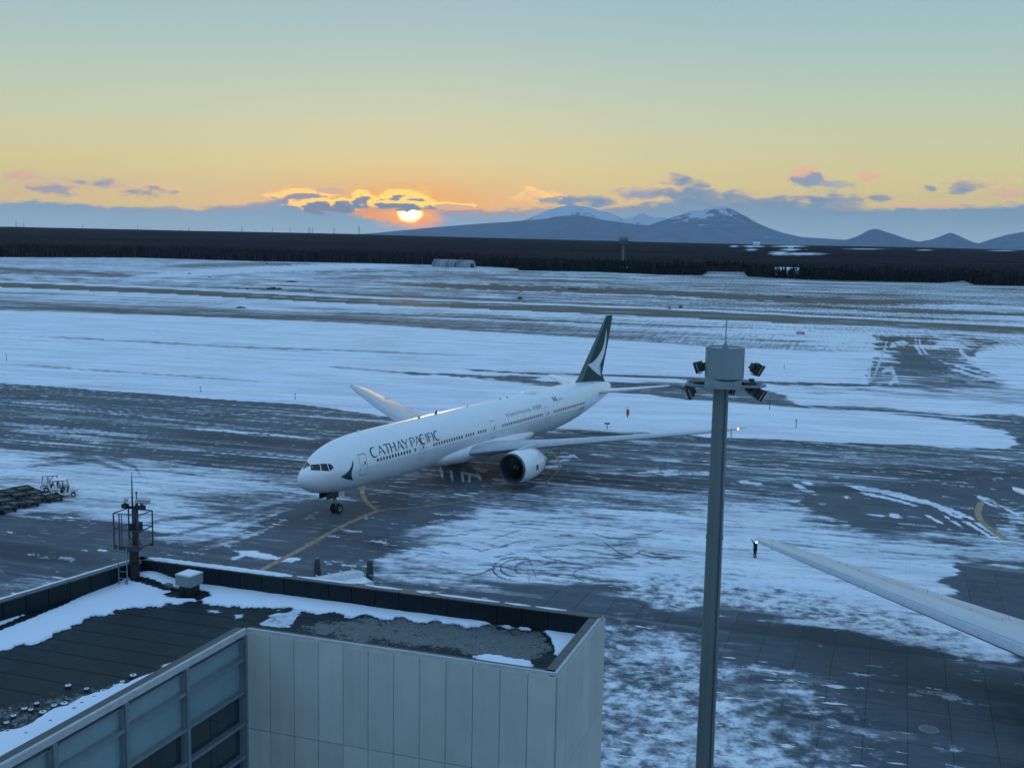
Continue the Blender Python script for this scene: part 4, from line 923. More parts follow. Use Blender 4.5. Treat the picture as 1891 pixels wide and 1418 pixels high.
def gH(x, w=.85, h=1.0): return stroke([(x+.08, h), (x+.08, 0)], [.19, .16])+stroke([(x+w-.08, h), (x+w-.08, 0)], [.19, .16])+stroke([(x+.08, h*.52), (x+w-.08, h*.52)], .07)
def gY(x, w=.9, h=1.0): return stroke([(x, h), (x+w*.5, h*.45)], [.19, .15])+stroke([(x+w, h), (x+w*.5, h*.45)], [.08, .08])+stroke([(x+w*.5, h*.48), (x+w*.5, 0)], [.14, .18])
def gP(x, w=.75, h=1.0): return stroke([(x+.08, h), (x+.08, 0)], [.19, .17])+stroke([(x+.08, h*.95), (x+w*.55, h*.96), (x+w*.9, h*.86), (x+w, h*.70), (x+w*.9, h*.54), (x+w*.55, h*.44), (x+.1, h*.44)], [.07, .09, .13, .15, .13, .08, .06])
def gI(x, h=1.0): return stroke([(x+.08, h), (x+.08, 0)], [.19, .16])
def gF(x, w=.6, h=1.0): return stroke([(x+.08, h), (x+.08, 0)], [.19, .16])+stroke([(x+.08, h*.96), (x+w, h*.97)], [.09, .10])+stroke([(x+.08, h*.54), (x+w*.88, h*.54)], .075)
def airline_name():
    P = []; x = 0
    for f, w in ((gC, 1.12), (gA, 1.02), (gT, .90), (gH, 1.10), (gA, .98), (gY, 1.08)): P += f(x); x += w
    x += .18; P += gP(x); x += .82
    P += stroke([(x, 0), (x+.44, 1)], [.07, .09])+stroke([(x+.42, 1.02), (x+.95, 0)], [.12, .19])
    P += stroke([(x+.20, .26), (x+.48, .36), (x+.78, .52), (x+1.05, .60), (x+1.35, .60), (x+1.62, .50)], [.05, .07, .08, .08, .07, .04])
    x += .86; P += gC(x); x += 1.08; P += gI(x); x += .36; P += gF(x); x += .74; P += gI(x); x += .34; P += gC(x); x += 1.0
    return P, x
def airliner(name, loc, rz, label, main=True):
    t = empty(name, loc, rz, label, 'airliner')
    xs = np.concatenate([np.array([0, .03, .06, .12, .2, .33, .5, .75, 1, 1.3, 1.6, 1.95, 2.3, 2.75, 3.2, 3.7, 4.2, 4.8, 5.5, 6.2, 7, 8, 9, 10, 11]), np.arange(13, 53, 2.0), np.array([53, 55, 57, 59, 61, 63, 65, 67, 68.5, 70, 71.2, 72, 72.6, 73.1])])
    cut = (lambda x: x) if main else (lambda x: x if x < 45 else 45+(x-45)*.86)
    tt, bb, ww = _cr(xs); n = 72
    rings = [[(cut(x), w*math.sin(a_), (tp+bt)/2+(tp-bt)/2*math.cos(a_)) for a_ in np.linspace(0, 2*math.pi, n, endpoint=False)] for x, tp, bt, w in zip(xs, tt, bb, ww)]
    mb = MB(); mb.loft(rings, cap=(True, True)); fus = mb.build('fuselage', M_fus, t, smooth=True, sharp=70)
    # wing root fairing
    mb = MB(); rg = []
    for k in range(17):
        q = k/16; x = 21.5+q*24; s_ = math.sin(math.pi*q)**.55; rg.append([(x, (2.2+1.25*s_)*math.sin(a_), 3.75-.1*s_+(.9+.95*s_)*math.cos(a_)) for a_ in np.linspace(0, 2*math.pi, 40, endpoint=False)])
    mb.loft(rg, cap=(True, True)); mb.build('wing_root_fairing', M_white, t, smooth=True, sharp=70)
    # wings
    LE = lambda y: 27.6+(y-3.1)*.63
    if main: secs = [(1.5, 24.6, 17.0, 3.45, .115), (3.1, 27.3, 13.9, 3.70, .12), (6.5, 29.74, 11.5, 4.15, .115), (10.2, 32.07, 9.1, 4.62, .11), (16, 35.73, 7.2, 5.32, .105), (22, 39.5, 5.6, 6.02, .10), (27, 42.66, 4.2, 6.62, .10), (29.3, 44.1, 3.5, 6.93, .10), (30.6, 45.05, 2.7, 7.12, .10), (31.6, 45.95, 1.8, 7.28, .09), (32.2, 46.7, 1.0, 7.38, .08), (32.42, 47.1, .35, 7.42, .08)]
    else: secs = [(1.5, 24.6, 17.0, 3.45, .115), (3.1, 27.3, 13.9, 3.75, .12), (6.5, 29.74, 11.5, 4.15, .115), (10.2, 32.07, 9.1, 4.62, .11), (16, 35.73, 7.0, 5.22, .105), (22, 39.5, 5.2, 5.85, .10), (27, 42.66, 3.3, 6.38, .10), (29.0, 43.9, 2.5, 6.6, .10), (30.0, 44.6, 1.9, 6.7, .10), (30.35, 45.1, 1.2, 6.74, .08)]
    prof = [(1.0, 0), (.86, .16), (.7, .36), (.5, .52), (.33, .58), (.2, .54), (.1, .43), (.06, .34), (.03, .24), (.008, .12), (0, 0), (.008, -.10), (.03, -.19), (.06, -.26), (.1, -.31), (.2, -.38), (.33, -.42), (.5, -.36), (.7, -.2), (.86, -.07)]
    npf = len(prof)
    for s_ in (-1, 1):
        rg = [[(x+u*c, s_*y, z+v*th*c*1.0-(u*c)*.035) for u, v in prof] for y, x, c, z, th in secs]
        mb = MB(); mb.loft(rg, cap=(True, True))
        # slat zone along the nose of the profile gets its own metal
        k = 0
        for r_i in range(len(rg)-1):
            for i in range(npf):
                if 6 <= i <= 13 and r_i > 0: mb.m[k] = 1
                k += 1
        wg = mb.build('wing', [M_wing, M_slat], t, smooth=True, sharp=35)
        # control surface seams on the upper skin
        def wtop(y, u):
            i_ = [[q[0] for q in secs], [q[1] for q in secs], [q[2] for q in secs], [q[3] for q in secs], [q[4] for q in secs]]; x, c, z = (np.interp(y, i_[0], i_[k_]) for k_ in (1, 2, 3)); th = np.interp(y, i_[0], [q[4]*q[2] for q in secs])/c; up = [p for p in prof if p[1] >= 0][::-1]; v = np.interp(u, [p[0] for p in up], [p[1] for p in up])
            return Vector((x+u*c, s_*y, z+v*th*c-(u*c)*.035+.012))
        mb = MB()
        for u0, y0_, y1_ in ((.13, 4, 30), (.70, 4, 9.6), (.70, 11.5, 23), (.72, 23.6, 29), (.58, 12, 22)):
            ys = np.linspace(y0_, y1_, 28); mb.add([wtop(y, u0) for y in ys]+[wtop(y, u0+.05/np.interp(y, [q[0] for q in secs], [q[2] for q in secs])) for y in ys], [(i, i+1, 29+i, 28+i) for i in range(27)])
        for y in (4, 9.6, 11.5, 17, 23, 23.6, 29):
            us = np.linspace(.70, .985, 7); mb.add([wtop(y, u) for u in us]+[wtop(y+.05, u) for u in us], [(i, i+1, 8+i, 7+i) for i in range(6)])
        for y in (12, 14, 16, 18, 20, 22):
            us = np.linspace(.58, .70, 4); mb.add([wtop(y, u) for u in us]+[wtop(y+.04, u) for u in us], [(i, i+1, 5+i, 4+i) for i in range(3)])
        mb.build('skin_seam', M_line, wg)
        # flap track fairings
        for y, L in ((7.5, 4.2), (13.5, 3.9), (19, 3.4), (24.5, 2.8)) if main else ():
            y0 = np.interp(y, [q[0] for q in secs], [q[1] for q in secs]); c0 = np.interp(y, [q[0] for q in secs], [q[2] for q in secs]); z0 = np.interp(y, [q[0] for q in secs], [q[3] for q in secs])
            xb = y0+c0*.62; mb = MB(); rg2 = []
            for q in np.linspace(0, 1, 9): w = .26*math.sin(math.pi*min(.98, max(.02, q)))**.7; rg2.append([(xb+q*L, s_*y+w*math.cos(a_), z0-c0*.035*.8-.28+w*1.4*math.sin(a_)) for a_ in np.linspace(0, 2*math.pi, 12, endpoint=False)])
            mb.loft(rg2, cap=(True, True)); mb.build('flap_fairing', M_white, wg, smooth=True)
        tip = secs[-3]
        mb = MB(); mb.lathe([(0, -.16), (.10, -.10), (.14, 0), (.10, .10), (0, .16)], 10, Matrix.Translation((secs[-3][1]+.1, s_*secs[-3][0], secs[-3][3]+.02)) if main else Matrix.Translation((secs[-2][1]+.05, s_*(secs[-2][0]+.12), secs[-2][3])) @ Matrix.Scale(.7, 4))
        mb.build('navigation_light', (M_navr if s_ < 0 else M_lensoff) if main else (M_navg if s_ > 0 else M_lensoff), wg, smooth=True)
        # engine
        ey = 9.9 if main else 8.3; ex, ez = 26.75, 2.72
        Mx = Matrix(((0, 0, 1, ex), (0, 1, 0, s_*ey), (-1, 0, 0, ez), (0, 0, 0, 1)))
        en = bpy.data.objects.new('engine', bpy.data.meshes.new('engine'))
        mb = MB(); mb.lathe([(1.60, 1.5), (1.60, .8), (1.58, .35), (1.63, .10), (1.69, .01)], 48, Mx); mb.lathe([(1.69, .01), (1.75, .0), (1.82, .12), (1.87, .30)], 48, Mx, 1)
        mb.lathe([(1.87, .30), (1.97, .9), (2.02, 1.8), (2.02, 2.8), (1.95, 3.9), (1.80, 4.9), (1.60, 5.7), (1.56, 5.72), (1.52, 5.4), (1.5, 4.6)], 48, Mx, 2)
        en = mb.build('engine', [M_intake, M_lip, M_white], t, smooth=True, sharp=50)
        mb = MB(); mb.lathe([(1.25, 4.4), (1.15, 5.6), (.88, 7.0), (.80, 7.4), (.76, 7.35)], 36, Mx); mb.lathe([(.62, 6.6), (.5, 7.5), (.05, 8.5)], 24, Mx); mb.build('exhaust', M_bare, en, smooth=True)
        mb = MB(); mb.lathe([(1.60, 1.5), (0, 1.52)], 40, Mx); mb.build('duct', M_black, en)
        mb = MB()
        for k in range(22):
            a_ = 2*math.pi*k/22
            for rr0, rr1 in ((.45, 1.57),):
                pts = [Vector((rr0*math.cos(a_), rr0*math.sin(a_), 1.15)), Vector((rr1*math.cos(a_+.10), rr1*math.sin(a_+.10), 1.05)), Vector((rr1*math.cos(a_+.32), rr1*math.sin(a_+.32), 1.40)), Vector((rr0*math.cos(a_+.30), rr0*math.sin(a_+.30), 1.40))]
                mb.add([Mx @ p for p in pts], [(0, 1, 2, 3)])
        mb.build('fan', M_dark, en)
        mb = MB(); mb.lathe([(.02, .55), (.18, .68), (.34, .92), (.46, 1.2), (.46, 1.45)], 24, Mx); sp = mb.build('spinner', M_dark, en, smooth=True)
        mb = MB(); mb.path([Mx @ Vector(((.06+.32*q)*math.cos(q*5.5), (.06+.32*q)*math.sin(q*5.5), .58+.42*q)) for q in np.linspace(0, 1, 10)], .03, 4); mb.build('swirl', M_logo, sp)
        # strake and small panel on the cowl
        mb = MB(); sg = -1 if s_ < 0 else 1
        yo = s_*ey+sg*-1*0; mb.box((ex+2.9, s_*(ey+2.02), ez-.05), (.42, .05, .62)); mb.build('cowl_vent', M_dark, en)
        mb = MB()
        for x, hh_, w in ((28.2, 4.62, .12), (29.4, 4.95, .34), (31.2, 5.05, .46), (33.5, 4.95, .52), (36.0, 4.7, .45), (38.5, 4.45, .12)):
            pass
        rg3 = []
        for x, zt_, zb, w in ((28.0, 4.66, 4.4, .06), (28.9, 4.86, 4.3, .22), (30.6, 5.02, 4.1, .34), (32.2, 4.98, 3.8, .38), (34.3, 4.75, 3.4, .36), (36.3, 4.5, 3.55, .26), (38.3, 4.25, 4.05, .06)):
            rg3.append([(x, s_*ey-w, zb), (x, s_*ey+w, zb), (x, s_*ey+w*.8, zt_), (x, s_*ey-w*.8, zt_)])
        mb.loft(rg3, cap=(True, True)); mb.build('engine_pylon', M_wing, t, smooth=True, sharp=40)
        # tailplane
        xo = 0 if main else -3.85
        ss = [(.6, 63.2, 7.6, 7.05, .10), (2.0, 64.4, 6.8, 7.2, .10), (6.5, 67.9, 4.4, 7.75, .095), (10.2, 70.75, 2.5, 8.22, .09), (10.75, 71.5, 1.7, 8.3, .06)]
        rg = [[(x+xo+u*c, s_*y, z+v*th*c) for u, v in prof] for y, x, c, z, th in ss]
        mb = MB(); mb.loft(rg, cap=(True, True)); k = 0
        for r_i in range(len(rg)-1):
            for i in range(npf):
                if 7 <= i <= 12: mb.m[k] = 1
                k += 1
        mb.build('tailplane', [M_white, M_bare], t, smooth=True, sharp=35)
    # fin
    xo = 0 if main else -3.85
    fs_ = [(8.0, 59.0, 12.6), (8.9, 60.9, 9.7), (9.6, 62.1, 8.1), (11.5, 63.9, 7.0), (15.0, 67.35, 4.85), (18.2, 70.45, 2.75), (18.75, 71.0, 2.25)]
    fp = [(1, 0), (.8, .25), (.5, .46), (.3, .5), (.15, .43), (.05, .27), (.012, .12), (0, 0), (.012, -.12), (.05, -.27), (.15, -.43), (.3, -.5), (.5, -.46), (.8, -.25)]
    rg = [[(x+xo+u*c, v*.095*c, z) for u, v in fp] for z, x, c in fs_]
    mb = MB(); mb.loft(rg, cap=(True, True)); k = 0
    for r_i in range(len(rg)-1):
        for i in range(len(fp)):
            if 4 <= i <= 9: mb.m[k] = 1
            k += 1
    fin = mb.build('tail_fin', [M_green, M_finedge], t, smooth=True, sharp=35)
    def finside(x, z, off=.02):
        x0 = np.interp(z, [q[0] for q in fs_], [q[1] for q in fs_]); c = np.interp(z, [q[0] for q in fs_], [q[2] for q in fs_]); u = min(.999, max(.001, (x-x0)/c))
        up = [p for p in fp if p[1] >= 0][::-1]; v = np.interp(u, [p[0] for p in up], [p[1] for p in up]); return Vector((x, -(v*.095*c+off), z))
    # undercarriage
    def wheel(parent, x, y, r, w, hub=True):
        mb = MB(); Mw = Matrix(((1, 0, 0, x), (0, 0, 1, y), (0, -1, 0, r), (0, 0, 0, 1)))
        mb.lathe([(r*.55, -w/2), (r*.85, -w/2), (r*.97, -w*.38), (r, -w*.2), (r, w*.2), (r*.97, w*.38), (r*.85, w/2), (r*.55, w/2)], 28, Mw); wh = mb.build('wheel', M_tyre, parent, smooth=True)
        mb = MB(); mb.lathe([(0, -w*.30), (r*.3, -w*.36), (r*.56, -w*.45)], 18, Mw); mb.lathe([(0, w*.30), (r*.3, w*.36), (r*.56, w*.45)], 18, Mw); mb.build('rim', M_steel, wh, smooth=True)
    mb = MB(); mb.tube((5.6, 0, 3.0), (5.85, 0, .55), .13, .10, 10); mb.tube((5.85, -.55, .55), (5.85, .55, .55), .08, .08, 8); mb.tube((4.2, 0, 2.7), (5.72, 0, 1.5), .07, .06, 8); mb.box((5.75, 0, 1.25), (.3, .5, .22)); mb.tube((5.9, 0, 1.3), (6.3, 0, .9), .05, .05, 6); mb.tube((6.3, 0, .9), (5.95, 0, .55), .05, .05, 6)
    ng_ = mb.build('nose_gear', M_steel, t)
    for s_ in (-1, 1): wheel(ng_, 5.87, s_*.36, .545, .38)
    for k in (-.18, .18): mb = MB(); mb.box((5.55, k, 1.55), (.18, .2, .2)); mb.build('landing_light', M_lensoff, ng_)
    for k in (-.52, .52): mb = MB(); mb.box((4.62, k, 2.28), (2.0, .05, .62)); mb.build('gear_bay_door', M_dark, t)
    for k in (-.5, .5): mb = MB(); mb.box((6.12, k, 2.12), (.95, .05, .78)); dr = mb.build('rear_gear_door', M_white, t)
    for s_ in (-1, 1):
        mb = MB(); mb.tube((37.1, s_*5.3, 4.0), (37.1, s_*5.49, .7), .26, .2, 12); mb.tube((35.6, s_*5.49, .62), (38.6, s_*5.49, .62), .14, .14, 10); mb.tube((37.1, s_*3.4, 3.4), (37.1, s_*5.45, 1.9), .12, .1, 8); mb.tube((35.4, s_*5.0, 3.8), (37.0, s_*5.45, 1.5), .1, .1, 8)
        gg = mb.build('main_gear', M_steel, t)
        for dxx in (-1.48, 0, 1.48):
            for dyy in (-.7, .7): wheel(gg, 37.1+dxx, s_*5.49+dyy, .66, .5)
        mb = MB(); mb.box((36.9, s_*6.35, 2.9), (2.8, .06, 1.9)); mb.build('main_gear_door', M_white, t)
    # satellite dome and blade antennas on the roof
    for x, r0 in ((47.6, 1.0),):
        if not main: continue
        zt_ = fus_at(x)[0]; mb = MB(); Mz = Matrix.Translation((x, 0, zt_-.08)) @ Matrix.Diagonal((2.1, .85, .42, 1)); mb.lathe([(1, 0), (.97, .35), (.85, .68), (.6, .9), (.3, .98), (0.01, 1)], 28, Mz); mb.build('satellite_dome', M_white, t, smooth=True)
    for x, h_, m_ in (((9.5, .30, M_white), (21.0, .24, M_dark), (24.6, .45, M_dark), (31.6, .42, M_white), (39.6, .12, M_dark), (41.4, .12, M_dark), (57.0, .35, M_white), (59.0, .35, M_white)) if main else ((24.6, .45, M_dark),)):
        zt_ = fus_at(x)[0]; mb = MB(); mb.add([(x-.22, -.03, zt_-.03), (x+.3, -.03, zt_-.03), (x+.3, .03, zt_-.03), (x-.22, .03, zt_-.03), (x+.05, -.015, zt_+h_), (x+.3, -.015, zt_+h_), (x+.3, .015, zt_+h_), (x+.05, .015, zt_+h_)], [(0, 3, 2, 1), (4, 5, 6, 7), (0, 1, 5, 4), (1, 2, 6, 5), (2, 3, 7, 6), (3, 0, 4, 7)]); mb.build('antenna', m_, t)
    # flight deck glazing
    for poly in ([(1.16, 5.72), (1.72, 6.17), (2.14, 6.27), (1.80, 5.67)], [(1.88, 5.67), (2.20, 6.28), (2.66, 6.30), (2.50, 5.56)], [(2.58, 5.56), (2.73, 6.29), (2.98, 6.22), (3.10, 5.84)]):
        for s_ in (-1, 1):
            def fn(x, z, s_=s_):
                v = side(x, z, .018); return Vector((v.x, v.y if s_ < 0 else -v.y, v.z))
            decal([poly], 'cockpit_window', M_glassd, t, fn, .15)
    mb = MB(); 
    for poly in ([(1.08, 5.66), (1.70, 6.24), (2.16, 6.34), (2.18, 6.28), (1.74, 6.17), (1.16, 5.70)],):
        pass
    if not main: return t
    # cabin windows
    wxs = []
    for a_, b_, n_ in ((9.35, 15.22, 12), (16.25, 16.25, 1), (20.05, 26.0, 12), (26.95, 28.55, 4), (29.75, 31.35, 4), (35.6, 45.9, 20), (49.4, 59.0, 19)):
        wxs += list(np.linspace(a_, b_, n_)) if n_ > 1 else [a_]
    for x in wxs:
        z = zline(x); hw, hh_ = .125, .20
        oct_ = [(x-hw, -hh_*.6), (x-hw*.6, -hh_), (x+hw*.6, -hh_), (x+hw, -hh_*.6), (x+hw, hh_*.6), (x+hw*.6, hh_), (x-hw*.6, hh_), (x-hw, hh_*.6)]
        decal([[arc(px_, q) for px_, q in oct_]], 'cabin_window', M_glassd, t, side, .6)
    # doors: outlines following the skin
    def door(x0, x1, z0, z1, w=.045, strong=True):
        def P(x, z): return (x, z+.0125*(x-7))
        o_ = [(x0, z0), (x1, z0), (x1, z1), (x0, z1)]; polys = []
        for i in range(4):
            (a0, b0), (a1, b1) = o_[i], o_[(i+1) % 4]; m_ = 6
            w_ = w*(1.8 if i in (0, 2) else 1)
            for k in range(m_):
                q0, q1 = k/m_, (k+1)/m_; p0 = P(a0+(a1-a0)*q0, b0+(b1-b0)*q0); p1 = P(a0+(a1-a0)*q1, b0+(b1-b0)*q1)
                polys += stroke([p0, p1], w_)
        d = decal(polys, 'door', M_line, t, side, .5)
        decal([[P((x0+x1)/2+.12, zline(x0)-.12-.0125*(x0-7)), P((x0+x1)/2+.30, zline(x0)-.12-.0125*(x0-7)), P((x0+x1)/2+.30, zline(x0)+.22-.0125*(x0-7)), P((x0+x1)/2+.12, zline(x0)+.22-.0125*(x0-7))]], 'window', M_glassd, d, lambda x, z: side(x, z, .022))
        decal([[P((x0+x1)/2-.3, zline(x0)-.2-.0125*(x0-7)), P((x0+x1)/2+.05, zline(x0)-.2-.0125*(x0-7)), P((x0+x1)/2+.05, zline(x0)-.12-.0125*(x0-7)), P((x0+x1)/2-.3, zline(x0)-.12-.0125*(x0-7))]], 'handle', M_line, d, lambda x, z: side(x, z, .022))
    door(6.45, 7.55, 4.52, 6.78); door(17.15, 18.2, 4.45, 6.12, .025); door(32.75, 33.8, 4.55, 6.72, .035); door(46.9, 47.95, 4.55, 6.68, .025)
    # lettering
    global WS; WS = .95; P, wtot = airline_name(); WS = 1.0; k = 13.15/wtot; hk = 1.10
    decal([[arc(8.42+px_*k, .42+q*hk) for px_, q in poly] for poly in P], 'airline_name', M_dgreen, t, lambda x, z: side(x, z, .024), .3)
    def font_decal(txt, x, s_, size, m_, nm, fn=None, sx=1.0):
        cu = bpy.data.curves.new('t', 'FONT'); cu.body = txt; cu.size = size; ob = bpy.data.objects.new('t', cu); COL.objects.link(ob)
        bpy.context.view_layer.update(); dg = bpy.context.evaluated_depsgraph_get(); me = bpy.data.meshes.new_from_object(ob.evaluated_get(dg)); me.name = nm
        bpy.data.objects.remove(ob)
        bm = bmesh.new(); bm.from_mesh(me)
        for v in bm.verts:
            if fn: v.co = fn(v.co.x*sx, v.co.y)
            else: q = arc(x+v.co.x*sx, s_+v.co.y); v.co = side(q[0], q[1], .026)
        bm.to_mesh(me); bm.free(); me.materials.clear(); me.materials.append(m_); o = bpy.data.objects.new(nm, me); COL.objects.link(o); o.parent = t; return o
    font_decal('The Spirit of Hong Kong', 36.7, .95, .72, M_ftext, 'slogan', sx=.93)
    font_decal('香港精神', 43.9, .92, .74, M_ftext, 'slogan_characters', sx=.80)
    P2 = stroke([(0, 0), (.0, .75)], .14)+stroke([(.1, .75), (.5, .3), (.9, .75)], .13)+stroke([(.9, .75), (.9, 0)], .14)+stroke([(.2, .3), (.75, .05)], .12)
    decal([[arc(50.2+a_, 1.35+b_) for a_, b_ in p] for p in P2], 'alliance_mark', M_dgreen, t, lambda x, z: side(x, z, .024), .4)
    font_decal('oneworld', 51.4, 1.38, .62, M_ftext, 'alliance_name', sx=.62)
    font_decal('B-KPI', 57.4, -1.15, .8, M_line, 'registration', sx=.8)
    font_decal('KI', 0, 0, .42, M_dgreen, 'gear_door_code', fn=lambda a_, b_: Vector((5.86+a_, -.53, 2.0+b_)))
    # brush mark on tail and nose
    tail = [(64.64, 11.48), (66.25, 11.72), (67.71, 12.29), (69.17, 13.15), (70.03, 14.07), (70.57, 15.29), (70.94, 16.74), (71.1, 15.68), (71.01, 14.28), (70.71, 13.17), (70.01, 12.1), (68.99, 11.2), (68.06, 10.59), (68.77, 9.96), (69.58, 9.21), (67.86, 9.84), (66.02, 10.63)]
    decal([tail], 'brush_wing_mark', M_logo, fin, finside, .4)
    nose = [(3.73, 4.81), (4.29, 4.98), (4.82, 5.32), (5.23, 5.76), (5.60, 6.40), (5.53, 5.89), (5.28, 5.34), (4.99, 4.87), (4.77, 4.56), (5.17, 4.34), (5.63, 4.09), (4.74, 4.34), (4.27, 4.53)]
    decal([nose], 'brush_wing_mark', M_dgreen, fus, side, .2)
    return t
M_slat = mat('slat_metal', (.40, .43, .46), .30, metal=.25, var=.06)
M_finedge = mat('fin_leading_edge', (.10, .13, .13), .4, metal=.3)
M_intake = mat('intake_lining', (.05, .055, .06), .5)
M_lip = mat('intake_lip', (.10, .12, .13), .3, metal=.7)
M_fus = bpy.data.materials.new('fuselage_paint'); M_fus.use_nodes = True
def _fus():
    g = M_fus.node_tree; b = g.nodes['Principled BSDF']; p = objco(g); x, y, z = sep(g, p)
    n = noise(g, p, .7, 5, .6); n2 = noise(g, xyz(g, x*.5, y, z*3), 2.2, 6, .7)
    c = mixc(g, n.step(.3, .7), (.80, .81, .81), (.85, .86, .86))
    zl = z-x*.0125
    low = zl.step(5.35, 5.15); c = mixc(g, low*.5, c, (.52, .55, .58))                 # greyer below the window line
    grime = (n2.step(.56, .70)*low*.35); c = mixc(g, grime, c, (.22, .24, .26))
    frost = n2.step(.50, .66)*x.step(54, 64)*.4; c = mixc(g, frost, c, (.36, .39, .41))
    ln = ((x/2.63)._m('FRACT')-.5)._m('ABSOLUTE').step(.496, .4995); c = mixc(g, ln*.22, c, (.3, .33, .36))
    g.links.new(c.s, b.inputs['Base Color']); b.inputs['Roughness'].default_value = .32; b.inputs['Coat Weight'].default_value = .25
_fus()
airliner('airliner', (-22.32, 113.58, 0), 1.0209, 'white long airliner with green tail taxiing past, dark lettering above its windows')
airliner('airliner', (30.53, 32.82, 0), -1.966+math.pi, 'parked white airliner at the right edge, only its long wing reaching into view', main=False)

# ------------------------------------------------------------------ terminal building in front
e1 = Vector((.9505, -.3107, 0)); e2 = Vector((-.3107, -.9505, 0))
ZT, ZR = 16.45, 15.62
BL = Vector((-16.03, 46.33, 0)); BR = Vector((3.64, 39.90, 0)); FR = Vector((1.64, 34.16, 0)); IN = Vector((-9.36, 37.75, 0)); fd = (Vector((-13.32, 27.23, 0))-IN).normalized(); FE = IN+fd*22; ld = Vector((-.508, -.861, 0)).normalized(); LE_ = BL+ld*34
T = empty('terminal_building', (BL.x, BL.y, 0), 0, 'grey panelled terminal block with snowy dark roof in the foreground', 'terminal building')
def loc(v, z=0): return (v.x-BL.x, v.y-BL.y, z)
def panel_wall(A, B, z0, z1, npan, joints, name, m, mj, out, th=.06, gap=.02):
    d = (B-A); L = d.length; d.normalize(); mb = MB(); w = L/npan; an = math.atan2(d.y, d.x)
    zs = [z0]+joints+[z1]
    for k in range(npan):
        c = A+d*(w*(k+.5))
        for a_, b_ in zip(zs, zs[1:]): mb.box(loc(c+out*th/2, (a_+b_)/2), (w-gap, th, b_-a_-gap), an)
    o = mb.build(name, m, T); mb = MB(); c = A+d*L/2; mb.box(loc(c-out*.06, (z0+z1)/2), (L-.02, .10, z1-z0-.02), an); mb.build('wall_backing', mj, T); return o
panel_wall(IN, FR, 0, ZT-.12, 12, [1.6, 5.2, 8.95, 12.72], 'front_wall', M_panel, M_panelj, e2)
panel_wall(FR, BR, 0, ZT-.12, 6, [1.6, 5.2, 8.95, 12.72], 'side_wall', M_panel, M_panelj, e1)
panel_wall(BR, BL, 0, ZT-.12, 20, [5.2, 12.72], 'back_wall', M_panel, M_panelj, -e2)
lo_ = Vector((ld.y, -ld.x, 0)); lo_ = -lo_ if lo_.dot(e1) > 0 else lo_
panel_wall(BL, LE_, 0, ZT-.12, 34, [5.2, 12.72], 'left_wall', M_panel, M_panelj, lo_)
def coping(A, B, inw, w, z, name, m, drop=.14):
    d = (B-A); L = d.length; an = math.atan2(d.y, d.x); mb = MB(); c = (A+B)/2+inw*w/2; mb.box(loc(c, z-drop/2), (L, w, drop), an); return mb.build(name, m, T)
coping(IN+fd*.0-e2*0, FR, -e2, .10, ZT, 'coping', M_capw)
coping(FR-e2*0, BR, -e1, .10, ZT+.002, 'coping', M_capw)
# facade with windows
fo = Vector((-fd.y, fd.x, 0)); fo = fo if fo.dot(e1) > 0 else -fo
coping(IN, FE, -fo, .12, ZT+.003, 'coping', M_capw, .22)
fan_ = math.atan2(fd.y, fd.x)
def fbox(mb, s0, s1, z0, z1, dep0, dep1):                   # along the facade, depth outward
    c = IN+fd*((s0+s1)/2)+fo*((dep0+dep1)/2); mb.box(loc(c, (z0+z1)/2), (s1-s0, abs(dep1-dep0), z1-z0), fan_)
mb = MB(); fbox(mb, 0.05, 22, 0, ZT-.24, -.40, -.33); mb.build('facade_backing', M_panelj, T)
cols = [0.12]+[3.43+2.95*k for k in range(7)]
rows_z = [16.18, 15.42, 14.18, 12.98, 11.74, 10.50, 9.2, 7.9]
mb = MB()
for s in cols[1:]: fbox(mb, s-.07, s+.07, 0, ZT-.22, -.40, .06)
fbox(mb, 0.0, .16, 0, ZT-.22, -.40, .06)
mb.build('mullion', M_frame, T)
for ci in range(len(cols)-1):
    for ri in range(len(rows_z)-1):
        s0, s1 = cols[ci]+.09, cols[ci+1]-.09; z1, z0 = rows_z[ri], rows_z[ri+1]+.0
        mb = MB(); fbox(mb, s0, s1, z0-.09, z0+.02, -.30, .03); fbox(mb, s0, s0+.05, z0+.02, z1-.09, -.30, -.02); fbox(mb, s1-.16, s1, z0+.02, z1-.09, -.30, -.08); fbox(mb, s0+.05, s1-.16, z1-.13, z1-.09, -.30, -.06)
        w = mb.build('window', M_frame, T)
        mb = MB()
        if ri < 2: fbox(mb, s0+.05, s1-.16, z0+.02, z1-.13, -.20, -.17); mb.build('frosted_pane', M_opal, w)
        else:
            sm_ = s0+(s1-s0)*.56; fbox(mb, s0+.05, sm_-.01, z0+.02, z1-.13, -.22, -.19); fbox(mb, sm_+.01, s1-.16, z0+.02, z1-.13, -.22, -.19); mb.build('pane', M_wglass, w)
            mb = MB(); fbox(mb, sm_-.01, sm_+.01, z0+.02, z1-.13, -.23, -.17); mb.build('glazing_bar', M_dark, w)
            if (ci*3+ri) % 3 != 1: mb = MB(); q = s0+(s1-s0)*(.15+.6*((ci*7+ri*5) % 10)/10); fbox(mb, q, q+.32, z0+.02, z1-.13, -.40, -.36); mb.build('blind', M_opal, w)
